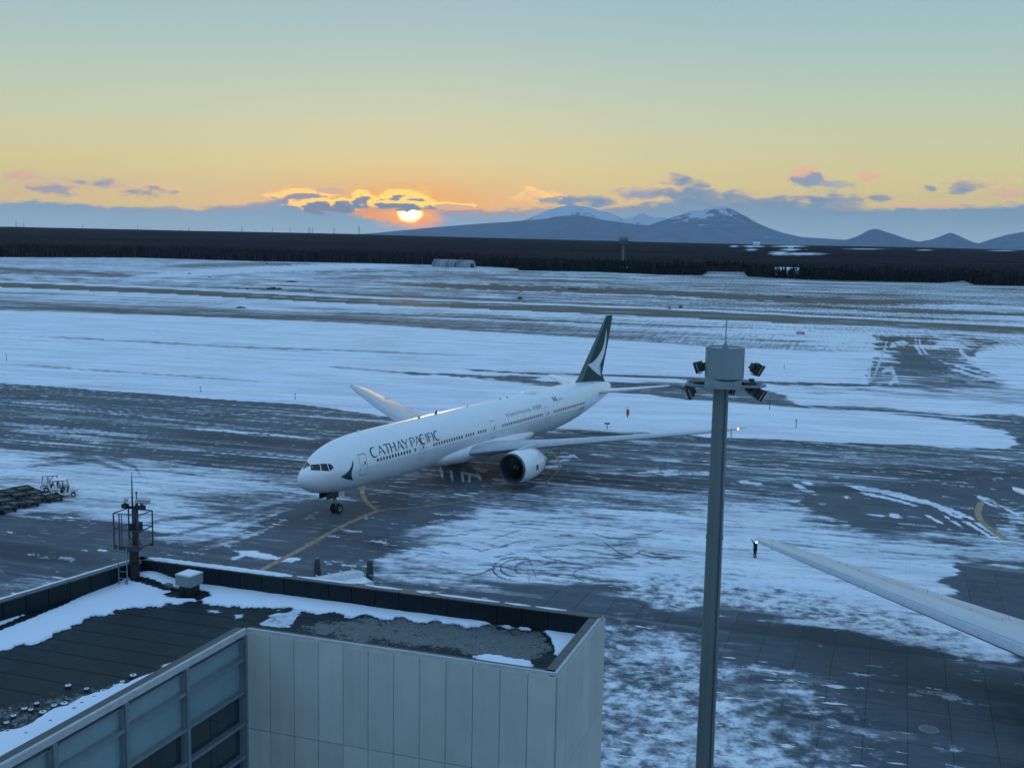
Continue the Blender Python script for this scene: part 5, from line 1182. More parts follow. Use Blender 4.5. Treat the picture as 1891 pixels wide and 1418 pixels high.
# parapets seen from inside
def parapet(A, B, inw, w, npan, name):
    d = (B-A); L = d.length; d.normalize(); an = math.atan2(d.y, d.x); mb = MB(); pw = L/npan
    for k in range(npan): c = A+d*(pw*(k+.5))+inw*(w-.02); mb.box(loc(c, (ZR-.1+ZT-.06)/2), (pw-.035, .04, ZT-.06-ZR+.1), an)
    o = mb.build(name, M_para, T)
    mb = MB(); c = (A+B)/2+inw*(w/2-.02); mb.box(loc(c, (ZR+ZT)/2-.08), (L, w-.06, ZT-ZR-.06), an); mb.build('parapet_core', M_panelj, T)
    mb = MB()
    for k in range(npan): c = A+d*(pw*(k+.5))+inw*(w/2+.0); mb.box(loc(c, ZT-.02), (pw-.015, w+.03, .05), an)
    mb.build('parapet_cap', M_cap, T)
    return o
parapet(BL, BR, e2, .42, 20, 'parapet'); parapet(BL, LE_, -lo_, .42, 34, 'parapet')
def lowpar(A, B, inw, w, name):
    d = (B-A); L = d.length; an = math.atan2(d.y, d.x); mb = MB(); n = int(L/1.0)
    d.normalize()
    for k in range(n): c = A+d*(L/n*(k+.5))+inw*(w/2+.10); mb.box(loc(c, ZT-.045), (L/n-.02, w, .06), an)
    mb.build(name, M_cap, T); mb = MB(); mb.box(loc((A+B)/2+inw*(w/2+.08), (ZR+ZT)/2-.1), (L, w-.04, ZT-ZR), an); mb.build('parapet_core', M_para, T)
lowpar(FR, BR, -e1, .34, 'parapet_cap'); lowpar(IN, FR, -e2, .16, 'parapet_cap'); coping(IN-fo*.12, FE-fo*.12, -fo, .34, ZT-.02, 'parapet_cap', M_cap, .1)
# snow lying on the parapet caps
def cap_snow(A, B, inw, w, f0, f1, h_, seed):
    d = B-A; L = d.length; d.normalize(); n = max(6, int(L*(f1-f0)/.18)); rg = []; r = random.Random(seed)
    for k in range(n+1):
        s_ = L*(f0+(f1-f0)*k/n); e_ = min(1, k/3, (n-k)/3); hh_ = h_*e_*r.uniform(.6, 1.2); ww_ = w*(.5+.5*e_)*r.uniform(.82, 1.0); c = A+d*s_
        rg.append([loc(c+inw*(w*.02), ZT+.006), loc(c+inw*(w*.06), ZT+.006+hh_*.8), loc(c+inw*(ww_*.5), ZT+.006+hh_), loc(c+inw*(ww_*.9), ZT+.006+hh_*.6), loc(c+inw*ww_, ZT+.006)])
    mb = MB(); mb.loft(rg, closed=False); return mb
mb = cap_snow(BL, BR, e2, .40, .02, .36, .07, 1)
for a_, b_, c in ((.37, .50, 2), (.52, .60, 3), (.63, .66, 4), (.67, .80, 5), (.81, .86, 6), (.87, .93, 7)): m2 = cap_snow(BL, BR, e2, .20, a_, b_, .03, c); mb.add(m2.v, m2.f)
m2 = cap_snow(BL, LE_, -lo_, .14, .02, .95, .03, 9); mb.add(m2.v, m2.f)
mb.build('parapet_snow', M_snow, T, smooth=True)
# roof sheet
def roof():
    poly = [BL, BR, FR, IN, FE, LE_]
    xs = np.arange(-34, 5, .10); ys = np.arange(16, 47, .10); X, Y = np.meshgrid(xs, ys); Zz = np.full(X.shape, ZR)
    w = X*_fw[0]+Y*_fw[1]+(ZR-H)*_fw[2]; U = CX+F_PX*(X*_r[0]+Y*_r[1]+(ZR-H)*_r[2])/w; Vv = CY-F_PX*(X*_u[0]+Y*_u[1]+(ZR-H)*_u[2])/w
    def ip(P, Q, pts):
        ins = np.zeros(P.shape, bool); dm = np.full(P.shape, 1e9); n = len(pts)
        for k in range(n):
            x0, y0 = pts[k]; x1, y1 = pts[(k+1) % n]
            if y0 != y1: ins ^= ((y0 > Q) != (y1 > Q)) & (P < (x1-x0)*(Q-y0)/(y1-y0)+x0)
            L = (x1-x0)**2+(y1-y0)**2+1e-9; t = np.clip(((P-x0)*(x1-x0)+(Q-y0)*(y1-y0))/L, 0, 1); dm = np.minimum(dm, np.hypot(P-x0-t*(x1-x0), Q-y0-t*(y1-y0)))
        return np.where(ins, dm, -dm)
    inside = ip(X, Y, [(p.x, p.y) for p in poly]) > .16
    Uw = U+(fbm(X/.8, Y/.8, 3)-.5)*26; Vw = Vv+(fbm(X/.7, Y/.7, 7)-.5)*22
    def sm(x, a_, b_): t = np.clip((x-a_)/(b_-a_), 0, 1); return t*t*(3-2*t)
    def pm(pts, s_): return sm(ip(Uw, Vw, pts), -s_, s_)
    cov = np.full(X.shape, .02)
    main_ = [(-200, 1275), (0, 1200), (60, 1190), (120, 1163), (180, 1140), (232, 1120), (300, 1122), (345, 1117), (420, 1118), (520, 1122), (600, 1132), (700, 1141), (800, 1150), (890, 1156), (985, 1162), (1010, 1146), (890, 1110), (700, 1075), (520, 1055), (400, 1025), (262, 1010), (100, 1060), (0, 1110), (-200, 1190)]
    cov = np.maximum(cov, pm(main_, 5)*1.0)
    cov = np.maximum(cov, pm([(-200, 1440), (-100, 1400), (0, 1352), (60, 1332), (100, 1312), (150, 1290), (215, 1266), (240, 1262), (310, 1226), (330, 1240), (180, 1340), (0, 1440), (-150, 1540)], 7)*.9)
    cov = np.maximum(cov, pm([(1000, 1158), (1040, 1153), (1085, 1150), (1110, 1150), (1080, 1190), (1030, 1215), (1018, 1190)], 4))
    cov = np.maximum(cov, pm([(868, 1212), (900, 1207), (960, 1217), (985, 1228), (975, 1240), (900, 1232)], 3)*.95)
    for e_ in ([(368, 1121), (420, 1126), (415, 1131), (380, 1128)], [(432, 1130), (450, 1128), (446, 1140), (430, 1140)], [(475, 1155), (510, 1130), (560, 1122), (545, 1150), (500, 1162)]): cov = np.maximum(cov, pm(e_, 3)*.62)
    dirt = pm([(540, 1160), (600, 1150), (680, 1140), (780, 1145), (900, 1155), (1000, 1165), (1015, 1200), (980, 1230), (900, 1215), (760, 1195), (640, 1180)], 14)*.75
    dirt = np.maximum(dirt, pm([(-100, 1330), (0, 1300), (80, 1290), (180, 1265), (240, 1255), (200, 1290), (80, 1340), (-100, 1400)], 12)*.45)
    # bare spots: conduit and surroundings of the vent
    q = ip(U, Vv, [(245, 1081), (300, 1090), (335, 1094), (335, 1090), (300, 1086), (248, 1079)]); cov = np.where(q > -2.2, .05, cov)
    q = np.hypot((U-348)/38, (Vv-1100)/8); cov = np.where(q < 1+.3*fbm(X*3, Y*3, 4), .08, cov)
    q = ip(U, Vv, [(-200, 1250), (0, 1158), (100, 1115), (200, 1075), (232, 1062), (228, 1067), (110, 1122), (0, 1166), (-200, 1258)]); cov = np.where(q > -1.0, .05, cov)
    Z2 = Zz+.10*sm(cov, .5, .95)*(.6+.8*fbm(X/1.1, Y/1.1, 12))
    # drift against the corner
    Z2 += .30*np.exp(-((X-BL.x-.6)**2+(Y-BL.y+1.0)**2)/1.2)
    nr, nc = X.shape; idx = -np.ones(X.size, int); keep = inside.ravel(); 
    fa = []
    I = np.arange(nr-1)[:, None]*nc+np.arange(nc-1)[None, :]; quad = np.stack([I, I+1, I+nc+1, I+nc], -1).reshape(-1, 4); ok = keep[quad].all(1); quad = quad[ok]
    used = np.unique(quad); idx[used] = np.arange(len(used)); quad = idx[quad]
    P = np.stack([X.ravel()-BL.x, Y.ravel()-BL.y, Z2.ravel()], -1)[used]
    me = bpy.data.meshes.new('roof'); me.from_pydata(P.tolist(), [], quad.tolist()); me.update(); me.polygons.foreach_set('use_smooth', [True]*len(me.polygons))
    at = me.color_attributes.new('cover', 'FLOAT_COLOR', 'POINT'); c = np.stack([cov.ravel()[used], dirt.ravel()[used], np.zeros(len(used)), np.ones(len(used))], -1).astype(np.float32); at.data.foreach_set('color', c.reshape(-1))
    o = bpy.data.objects.new('roof', me); COL.objects.link(o); o.parent = T
    m = bpy.data.materials.new('roof_membrane'); m.use_nodes = True; me.materials.append(m); g = m.node_tree; b = g.nodes['Principled BSDF']
    an = attr(g, 'cover'); cc = g.nodes.new('ShaderNodeSeparateColor'); g.links.new(an.outputs['Color'], cc.inputs[0]); cv, dt = V(g, cc.outputs[0]), V(g, cc.outputs[1])
    p = pos(g); n = noise(g, p, 2.0, 8, .68); n2 = noise(g, p, 9, 5, .7); pr_ = rotxy(g, p, math.atan2(e1.y, e1.x)); sx, sy, _ = sep(g, pr_)
    k = cv+(n-.5)*.7+(n2-.5)*.35; snow = k.step(.46, .60).mx(cv.step(.85, .97))*cv.step(.03, .12)
    sm_ = ((sy/1.05)._m('FRACT')-.5)._m('ABSOLUTE').step(.435, .46)
    sm2 = ((sx/9.0)._m('FRACT')-.5)._m('ABSOLUTE').step(.495, .499)
    base = mixc(g, n.step(.3, .7), (.008, .017, .020), (.015, .027, .031)); base = mixc(g, sm_.mx(sm2)*.95, base, (.003, .004, .005))
    dm_ = (dt+(n2-.5)*1.6+(n-.5)*1.2).step(.40, .62); base = mixc(g, dm_*.85, base, (.16, .17, .165)); base = mixc(g, (n2.step(.6, .66))*dm_*.6, base, (.42, .45, .48))
    c = mixc(g, snow, base, mixc(g, k.step(.5, .85), (.52, .58, .64), (.80, .85, .92)))
    g.links.new(c.s, b.inputs['Base Color']); r_ = snow*.3+.55; g.links.new(r_.s, b.inputs['Roughness']); b.inputs['Specular IOR Level'].default_value = .15
    bn = g.nodes.new('ShaderNodeBump'); bn.inputs['Distance'].default_value = .04; bn.inputs['Strength'].default_value = .5; g.links.new((snow*.5+n*.4+sm_*.3).s, bn.inputs['Height']); g.links.new(bn.outputs[0], b.inputs['Normal'])
roof()
# fixing lumps along the left edge of the roof
r_ = random.Random(4)
for k, (u, v) in enumerate([(22, 1373), (48, 1358), (93, 1335), (134, 1335), (57, 1314), (100, 1306), (119, 1302), (174, 1290), (191, 1279), (213, 1269), (151, 1302), (25, 1325), (12, 1338), (68, 1302), (226, 1262), (246, 1250), (14, 1354), (79, 1318), (137, 1312), (160, 1275), (45, 1312), (126, 1269)]):
    p = ground(u, v, ZR); s_ = r_.uniform(.5, .8); k3 = .55
    mb = MB(); mb.lathe([(.17*s_, 0), (.16*s_, .05), (.10*s_, .08), (0, .08)], 12, Matrix.Translation(loc(p, ZR+.02))); f = mb.build('roof_fixing', M_cap, T)
    mb = MB(); mb.lathe([(.15*s_, .05), (.13*s_, .075), (.09*s_, .085), (.07*s_, .08)], 12, Matrix.Translation(loc(p, ZR+.02))); mb.build('snow_ring', M_snow, f)
# vent
p = ground(350, 1098, ZR); t = empty('roof_vent', (p.x, p.y, ZR+.02), math.atan2(e1.y, e1.x)-.12, 'pale square metal vent box on a dark base on the snowy roof', 'roof vent')
mb = MB(); mb.box((0, 0, .22), (.58, .58, .44)); mb.build('base', M_black, t)
mb = MB(); mb.box((0, 0, .66), (.78, .78, .44)); mb.build('hood', M_drum, t); mb = MB(); mb.box((0, 0, .90), (.80, .80, .04)); mb.build('lid', M_roofw, t)
mb = MB(); mb.box((0, 0, .93), (.66, .66, .03), taper=.9); mb.build('snow', M_snow, t)
mb = MB(); mb.path([(-.4, .1, .12), (-1.2, .25, .08), (-2.2, .35, .08), (-2.3, .36, .05)], .05, 8); mb.box((-1.35, .25, .10), (.3, .22, .16)); mb.build('conduit', M_steel, t)

# ------------------------------------------------------------------ camera and aerial rig at the roof corner
cp = ground(245, 1056, ZR); cp = BL+e1*.55+e2*1.25
dd_ = math.hypot(cp.x, cp.y); Zp = lambda v: zat(245, v, cp)
t = empty('camera_mast', (cp.x, cp.y, ZR), math.atan2(e1.y, e1.x), 'dark aerial and security camera rig with railed platform at the roof corner', 'camera mast')
zf = Zp(1003)-ZR; zc_ = Zp(945)-ZR; zcam = Zp(930)-ZR; ztip = Zp(872)-ZR
mb = MB(); mb.tube((0, 0, 0), (0, 0, zf), .22, .20, 16); mb.tube((0, 0, zf*.5), (0, 0, zf*.53), .30, .30, 16); mb.build('column', M_black, t)
mb = MB(); mb.box((0, 0, zf-.04), (1.22, 1.0, .06)); mb.tube((0, 0, zf-.34), (0, 0, zf-.06), .24, .52, 10); mb.box((0, -.5, zf-.10), (1.22, .05, .14)); mb.box((0, .5, zf-.10), (1.22, .05, .14)); mb.build('platform', M_dark, t)
mb = MB(); cs = [(-.60, -.49), (.60, -.49), (.60, .49), (-.60, .49)]
for (x0, y0), (x1, y1) in zip(cs, cs[1:]+cs[:1]):
    mb.tube((x0, y0, zf-.02), (x0, y0, zc_), .032, .032, 8)
    for h_ in (zc_, (zf+zc_)/2): mb.tube((x0, y0, h_), (x1, y1, h_), .024, .024, 6)
mb.tube((-.32, -.49, zf), (-.32, -.49, zc_), .026, .026, 6); mb.tube((-.20, -.49, zf), (-.20, -.49, zc_), .02, .02, 6); mb.tube((-.30, .49, zf), (-.30, .49, zc_), .024, .024, 6); mb.build('railing', M_dark, t)
mb = MB()
for x in (-.28, .14): mb.tube((x, -.66, -.25), (x, -.66, zf), .022, .022, 6)
for k in range(7): z = -.15+k*.3; mb.tube((-.28, -.66, z), (.14, -.66, z), .016, .016, 6)
mb.build('ladder', M_steel, t)
mb = MB(); mb.tube((.12, .05, zf), (.12, .05, zcam-.12), .10, .09, 12); mb.box((.30, -.05, zf+.75), (.26, .24, .42)); mb.box((.02, -.12, zf+.72), (.16, .14, .3)); mb.tube((.0, 0, zcam-.16), (.0, 0, zcam-.10), .12, .12, 12); mb.box((.06, 0, zcam-.17), (.98, .10, .10)); mb.build('equipment_post', M_black, t)
mb = MB(); mb.path([(.22, -.1, zcam-.2), (.34, -.2, zf+.6), (.38, -.2, zf+.3), (.62, -.3, zf+.05)], .03, 6); mb.path([(.14, -.15, zcam-.2), (.18, -.22, zf+.5), (.16, -.2, zf)], .018, 5); mb.path([(-.1, 0, zf+.6), (-.18, -.1, zf+.4), (.05, -.1, zf+.1)], .02, 5); mb.path([(.3, -.22, zf+.9), (.3, -.24, zf)], .016, 5); mb.path([(.06, -.5, zf-.1), (.07, -.62, .4), (-.04, -.66, -.3)], .02, 5); mb.build('cable', M_cap, t)
mb = MB(); mb.tube((-.05, .05, zf), (-.05, .05, zf+1.9), .045, .035, 8); mb.tube((-.05, .05, zf+1.9), (-.05, .05, ztip-.35), .035, .022, 8); mb.tube((-.05, .05, ztip-.35), (-.05, .05, ztip), .02, .006, 6); mb.build('whip_aerial', M_black, t)
mb = MB(); mb.tube((.16, .05, zcam-.2), (.16, .05, zcam+.45), .022, .022, 8); mb.tube((.16, .05, zcam+.45), (.16, .05, zcam+.52), .04, .04, 8); mb.tube((.16, .05, zcam-.18), (.16, .05, zcam+.02), .09, .05, 10); mb.build('short_aerial', M_black, t)
M_camh = mat('camera_housing', (.42, .44, .42), .5)
for x, y, L, an, l in ((.50, -.05, .62, .12, 'long horizontal camera housing pointing left'), (-.30, -.1, .34, -1.0, 'short camera housing on a stand')):
    mb = MB(); mb.box((x, y, zcam-.10), (.24, .2, .18)); mb.tube((x, y, zcam-.02), (x, y, zcam+.10), .05, .05, 8); c, s_ = math.cos(an), math.sin(an)
    cam_o = mb.build('camera', M_black, t); cam_o['label'] = l
    mb = MB(); q = Vector((c, s_, 0)); b0 = Vector((x+.06, y, zcam+.15)); mb.tube(b0-q*L/2, b0+q*L/2, .085, .085, 14); mb.box(tuple(b0+q*.04+Vector((0, 0, .09))), (L*.9, .2, .02), an); mb.build('housing', M_camh, cam_o, smooth=True)
    mb = MB(); mb.tube(b0-q*(L/2+.03), b0-q*(L/2-.02), .07, .07, 12); mb.build('lens', M_glassd, cam_o)

# ------------------------------------------------------------------ light mast
mp = Vector((8.40, 43.0, 0)); zm = lambda v: zat(1337, v, mp)
t = empty('light_mast', (mp.x, mp.y, 0), 0, 'tall grey floodlight mast with pale drum, rod and tilted lamps near the building', 'light mast')
zt1, zt0, zpl = zm(642), zm(697), zm(711)
mb = MB(); rb = .345; mb.tube((-.10, 0, 0), (-.10, 0, zpl), .40, .305, 12); mb.build('pole', M_mast, t, smooth=True, sharp=20)
mb = MB(); mb.box((0, 0, .08), (1.2, 1.2, .16)); mb.build('base_plate', M_steel, t)
for z in (zpl-.15, zpl-6.2, zpl-12.3): mb = MB(); rr_ = .305+.095*(1-z/zpl); mb.tube((-.10, 0, z-.06), (-.10, 0, z+.06), rr_+.02, rr_+.02, 24); mb.build('joint_collar', M_mast, t, smooth=True, sharp=40)
mb = MB(); mb.path([(.02, -.325, zpl-.1), (.05, -.35, zpl-6), (.06, -.37, 8), (.06, -.39, .2)], .022, 6); mb.build('cable', M_dark, t)
mb = MB(); rd = .765; mb.lathe([(rd, zt0), (rd, zt1), (rd+.015, zt1), (rd+.015, zt1+.03), (rd-.06, zt1+.03), (rd-.08, zt1-.02), (0, zt1-.01)], 48); dr = mb.build('drum', M_drum, t, smooth=True, sharp=40)
for a_ in (-2.75, -.62, -1.95+2.6): mb = MB(); mb.box((rd*math.cos(a_), rd*math.sin(a_), (zt0+zt1)/2), (.015, .02, zt1-zt0-.1), a_); mb.build('seam', M_line, dr)
mb = MB(); mb.tube((0, 0, zt0-.30), (0, 0, zt0+.01), rd-.06, rd-.06, 32); mb.build('drum_base', M_dark, t, smooth=True)
mb = MB(); mb.lathe([(.14, zt1), (.10, zt1+.08), (.04, zt1+.2), (.03, zt1+.22)], 16); mb.tube((0, 0, zt1+.15), (0, 0, zm(598)), .026, .022, 8); mb.tube((0, 0, zm(598)), (0, 0, zm(575)), .024, .004, 6); mb.build('lightning_rod', M_steel, t)
mb = MB()
zq = zpl+.02; fr_ = [(-1.55, -.35), (-1.30, .75), (1.30, .75), (1.62, -.10), (1.25, -.62), (-1.05, -.62)]
for (x0, y0), (x1, y1) in zip(fr_, fr_[1:]+fr_[:1]): mb.tube((x0, y0, zq), (x1, y1, zq), .06, .06, 6)
for x in (-.9, -.45, .45, .9): mb.tube((x, -.62, zq-.02), (x, .75, zq-.02), .035, .035, 6)
mb.tube((-1.5, 0, zq), (1.6, 0, zq), .05, .05, 6); mb.build('lamp_ring', M_steel, t)
mb = MB(); mb.add([(-.95, -.98, zpl-.02), (.42, -.98, zpl-.06), (.62, -.45, zpl-.05), (-.80, -.45, zpl), (-.95, -.98, zpl+.16), (.40, -.98, zpl+.13), (.62, -.45, zpl+.30), (-.80, -.45, zpl+.33)], [(0, 3, 2, 1), (4, 5, 6, 7), (0, 1, 5, 4), (1, 2, 6, 5), (2, 3, 7, 6), (3, 0, 4, 7)]); mb.build('gear_tray', M_drum, t)
mb = MB(); mb.box((.95, -.1, zq+.08), (.5, .4, .12), .2); mb.box((-.95, .0, zq+.08), (.5, .5, .1), -.1); mb.box((1.15, .25, zq+.12), (.2, .2, .2)); mb.build('junction_box', M_dark, t)
def flood(px, py, pz, yaw, tilt, lit, label, s_=.82):
    base = Vector((px, py, pz)); M = Matrix.Translation(base) @ Matrix.Rotation(yaw, 4, 'Z') @ Matrix.Rotation(tilt, 4, 'Y') @ Matrix.Scale(s_, 4)
    def bx(mb, c, size, tp=1.0):
        m2 = MB(); m2.box(c, size, taper=tp); mb.add([M @ Vector(v) for v in m2.v], m2.f)
    mb = MB(); bx(mb, (-.12, 0, 0), (.30, .50, .46)); bx(mb, (-.34, 0, 0), (.2, .34, .30)); bx(mb, (.06, 0, .02), (.08, .58, .56)); f = mb.build('floodlight', M_black, t); f['label'] = label
    for k in range(5): bx(mb := MB() if k == 0 else mb, (-.12, -.2+.1*k, .25), (.26, .02, .06))
    mb.build('cooling_fin', M_dark, f)
    mb = MB(); bx(mb, (.105, 0, .02), (.02, .50, .48)); mb.build('lens', M_lens if lit else M_lensoff, f)
    mb = MB(); bx(mb, (-.05, -.31, .0), (.05, .02, .5)); bx(mb, (-.05, .31, .0), (.05, .02, .5)); bx(mb, (-.05, 0, -.30), (.07, .64, .03)); mb.build('bracket', M_steel, f)
flood(-1.02, .25, zq+.62, math.pi-.35, .35, False, 'dark floodlight above the ring on the left, tilted up')
flood(1.36, .1, zq+.58, .25, .55, False, 'dark floodlight above the ring on the right, tilted over')
flood(-1.52, -.35, zq-.34, math.pi+.3, .45, False, 'dark floodlight slung below the ring on the left')
flood(1.42, -.25, zq-.38, .1, .5, True, 'floodlight below the ring on the right with bright lens')
flood(1.25, .35, zq-.22, .3, .5, True, 'floodlight behind the bright one on the right')
flood(.42, .45, zq-.28, .2, .3, False, 'small dark floodlight just right of the pole', .7)

# ------------------------------------------------------------------ boarding bridge glimpsed over the parapet
zb = 6.6; A_ = ground(655, 1049, zb); B_ = ground(594, 1060, zb); d_ = (B_-A_).normalized(); an = math.atan2(d_.y, d_.x)
t = empty('boarding_bridge', (A_.x, A_.y, 0), an, 'white ribbed roof of a boarding bridge showing above the parapet', 'boarding bridge')
Lb = 11.0; mb = MB(); mb.box((Lb/2, 1.4, 5.2), (Lb, 2.5, 2.3)); mb.build('tunnel', M_white, t)
mb = MB()
mb.add([(0, 0, zb-.1), (Lb, 0, zb-.1), (Lb, 1.3, zb+.1), (0, 1.3, zb+.1), (0, 1.5, zb-.35), (Lb, 1.5, zb-.35), (Lb, 2.8, zb-.25), (0, 2.8, zb-.25), (0, 2.9, zb-.7), (Lb, 2.9, zb-.7)], [(0, 1, 2, 3), (3, 2, 5, 4), (4, 5, 6, 7), (7, 6, 9, 8)])
for k in range(12): mb.box((.3+k*.95, .68, zb+.04), (.06, 1.2, .06))
mb.build('roof', M_roofw, t)
for k in (.7, 9): mb = MB(); mb.tube((k, 1.4, 0), (k, 1.4, 4.1), .4, .4, 12); mb.build('support_leg', M_steel, t)
mb = MB(); mb.tube((-.2, 2.4, zb-.4), (-.2, 2.4, zb+.05), .05, .05, 8); mb.tube((-.2, 2.4, zb+.05), (.1, 2.4, zb+.12), .07, .05, 8); mb.build('hook', M_steel, t)
for (u, v0, v1, l) in ((586, 1064, 1031, 'dark hooded beacon at the left end of the boarding bridge roof'), (683, 1069, 1034, 'dark hooded beacon right of the boarding bridge roof')):
    p = ground(u, v0, 5.9); zt_ = zat(u, v1, p); hh_ = zt_-5.9; t = empty('hooded_beacon', (p.x, p.y, 0), 0, l, 'beacon', 'hooded beacons beside the boarding bridge')
    mb = MB(); mb.lathe([(.26, 5.8), (.28, 5.9+hh_*.12), (.27, 5.9+hh_*.42), (.22, 5.9+hh_*.47), (.25, 5.9+hh_*.52), (.20, 5.9+hh_*.9), (.14, 5.9+hh_)], 10); mb.build('hood', M_dark, t)
    mb = MB(); mb.tube((0, 0, 0), (0, 0, 5.85), .2, .16, 10); mb.build('post', M_drum, t); mb = MB(); mb.tube((0, 0, zt_-.03), (0, 0, zt_+.03), .13, .11, 10); mb.build('cap', M_steel, t)

# ------------------------------------------------------------------ baggage tractors and dollies
def tractor(P, rz, label):
    t = empty('baggage_tractor', (P.x, P.y, 0), rz, label, 'baggage tractor', 'white baggage tractors'); t.scale = (.82, .95, 1)
    # x forward
    mb = MB()
    def prof(pts, y0, y1, mi=0):
        n = len(pts); mb.add([(x, y0, z) for x, z in pts]+[(x, y1, z) for x, z in pts], [tuple(range(n))[::-1], tuple(range(n, 2*n))]+[(i, (i+1) % n, n+(i+1) % n, n+i) for i in range(n)], mi)
    prof([(-1.75, .42), (-1.7, 1.02), (-1.6, 1.12), (-.55, 1.12), (-.52, .55), (-.55, .40)], -.78, .78)
    prof([(-.55, .40), (.55, .36), (.55, .52), (-.55, .52)], -.78, .78)
    prof([(.55, .38), (.55, 1.0), (.72, 1.14), (1.62, 1.02), (1.72, .92), (1.74, .45), (1.5, .42)], -.62, .62)
    prof([(.62, .72), (.78, .98), (1.66, .94), (1.74, .78), (1.5, .86), (.95, .86)], -.80, -.60); prof([(.62, .72), (.78, .98), (1.66, .94), (1.74, .78), (1.5, .86), (.95, .86)], .60, .80)
    mb.build('body', M_vwhite, t)
    mb = MB(); mb.box((-1.72, 0, .86), (.06, 1.1, .10)); mb.box((-1.15, -.785, .86), (.8, .02, .09)); mb.box((-1.15, .785, .86), (.8, .02, .09)); mb.build('stripe', M_black, t)
    mb = MB(); mb.tube((-1.95, 0, .5), (-1.7, 0, .5), .07, .07, 8); mb.box((-1.78, 0, .62), (.1, .25, .3)); mb.build('tow_hitch', M_black, t)
    mb = MB(); mb.box((-.35, -.35, .68), (.5, .5, .22)); mb.box((-.58, -.35, 1.02), (.12, .5, .55)); mb.build('seat', M_black, t); mb = MB(); mb.box((-.35, .35, .68), (.5, .5, .22)); mb.box((-.58, .35, 1.02), (.12, .5, .55)); mb.build('seat', M_black, t)
    mb = MB(); mb.box((.42, 0, .88), (.2, 1.2, .4)); mb.build('dashboard', M_dark, t)
    mb = MB(); c = Vector((.18, .32, 1.12)); mb.path([c+Vector((.05*math.sin(a_)*2, .17*math.cos(a_), .15*math.sin(a_))) for a_ in np.linspace(0, 2*math.pi, 13)], .018, 5); mb.tube(c, (.4, .32, .95), .02, .02, 6); mb.build('steering_wheel', M_black, t)
    mb = MB()
    for y in (-.72, .72):
        mb.tube((-.85, y, 1.1), (-.82, y, 2.0), .035, .035, 6); mb.tube((-.15, y, .5), (-.22, y, 2.0), .035, .035, 6); mb.tube((.62, y*.85, 1.0), (.30, y*.95, 2.0), .035, .035, 6)
    mb.tube((-1.6, -.72, 1.1), (-1.5, -.70, 1.98), .03, .03, 6); mb.tube((-1.6, .72, 1.1), (-1.5, .70, 1.98), .03, .03, 6)
    mb.build('cab_frame', M_dark, t)
    mb = MB(); mb.box((-.6, 0, 2.03), (1.95, 1.56, .06), taper=.97); rf = mb.build('roof', M_vwhite, t); mb = MB(); mb.box((-.6, 0, 1.97), (2.0, 1.62, .05)); mb.build('roof_frame', M_black, rf); mb = MB(); mb.box((-.6, 0, 2.08), (1.8, 1.42, .05), taper=.9); mb.build('roof_snow', M_snow, t)
    mb = MB(); mb.add([(.60, -.6, 1.06), (.60, .6, 1.06), (.31, .66, 1.98), (.31, -.66, 1.98), (.585, -.6, 1.05), (.585, .6, 1.05), (.295, .66, 1.97), (.295, -.66, 1.97)], [(0, 1, 2, 3), (7, 6, 5, 4), (0, 4, 5, 1), (1, 5, 6, 2), (2, 6, 7, 3), (3, 7, 4, 0)]); mb.build('windscreen', M_clear, t)
    for x, r, w in ((-1.05, .36, .26), (1.18, .31, .22)):
        for s_ in (-1, 1):
            mb = MB(); Mw = Matrix(((1, 0, 0, x), (0, 0, 1, s_*.72), (0, -1, 0, r), (0, 0, 0, 1))); mb.lathe([(r*.5, -w/2), (r*.88, -w/2), (r, -w*.25), (r, w*.25), (r*.88, w/2), (r*.5, w/2)], 20, Mw); wl = mb.build('wheel', M_tyre, t, smooth=True)
            mb = MB(); mb.lathe([(0, -w*.3), (r*.52, -w*.45)], 14, Mw); mb.lathe([(0, w*.3), (r*.52, w*.45)], 14, Mw); mb.build('rim', M_vwhite, wl)
    for s_ in (-1, 1): mb = MB(); mb.tube((1.70, s_*.42, .80), (1.77, s_*.42, .80), .09, .09, 12); mb.build('headlight', M_lensoff, t)
M_clear = bpy.data.materials.new('clear_screen'); M_clear.use_nodes = True
_g = M_clear.node_tree; _b = _g.nodes['Principled BSDF']; _n = noise(_g, objco(_g), 2.0, 2); _g.links.new((_n*.1+.05).s, _b.inputs['Roughness']); _b.inputs['Transmission Weight'].default_value = 1.0; _b.inputs['IOR'].default_value = 1.1; _b.inputs['Base Color'].default_value = (.85, .92, .95, 1)
pa, pb = ground(120, 919), ground(140, 915); hd_ = math.atan2(pb.y-pa.y, pb.x-pa.x)
pc = (pa+pb)/2; TR = .35
tractor(pc-Vector((.75, -.2, 0)), TR, 'white open-sided baggage tractor with snowy roof, the nearer one on the right')
p2 = ground(93, 911); tractor(p2+Vector((0, 1.2, 0)), TR, 'white open-sided baggage tractor, the farther one on the left beside the dollies')
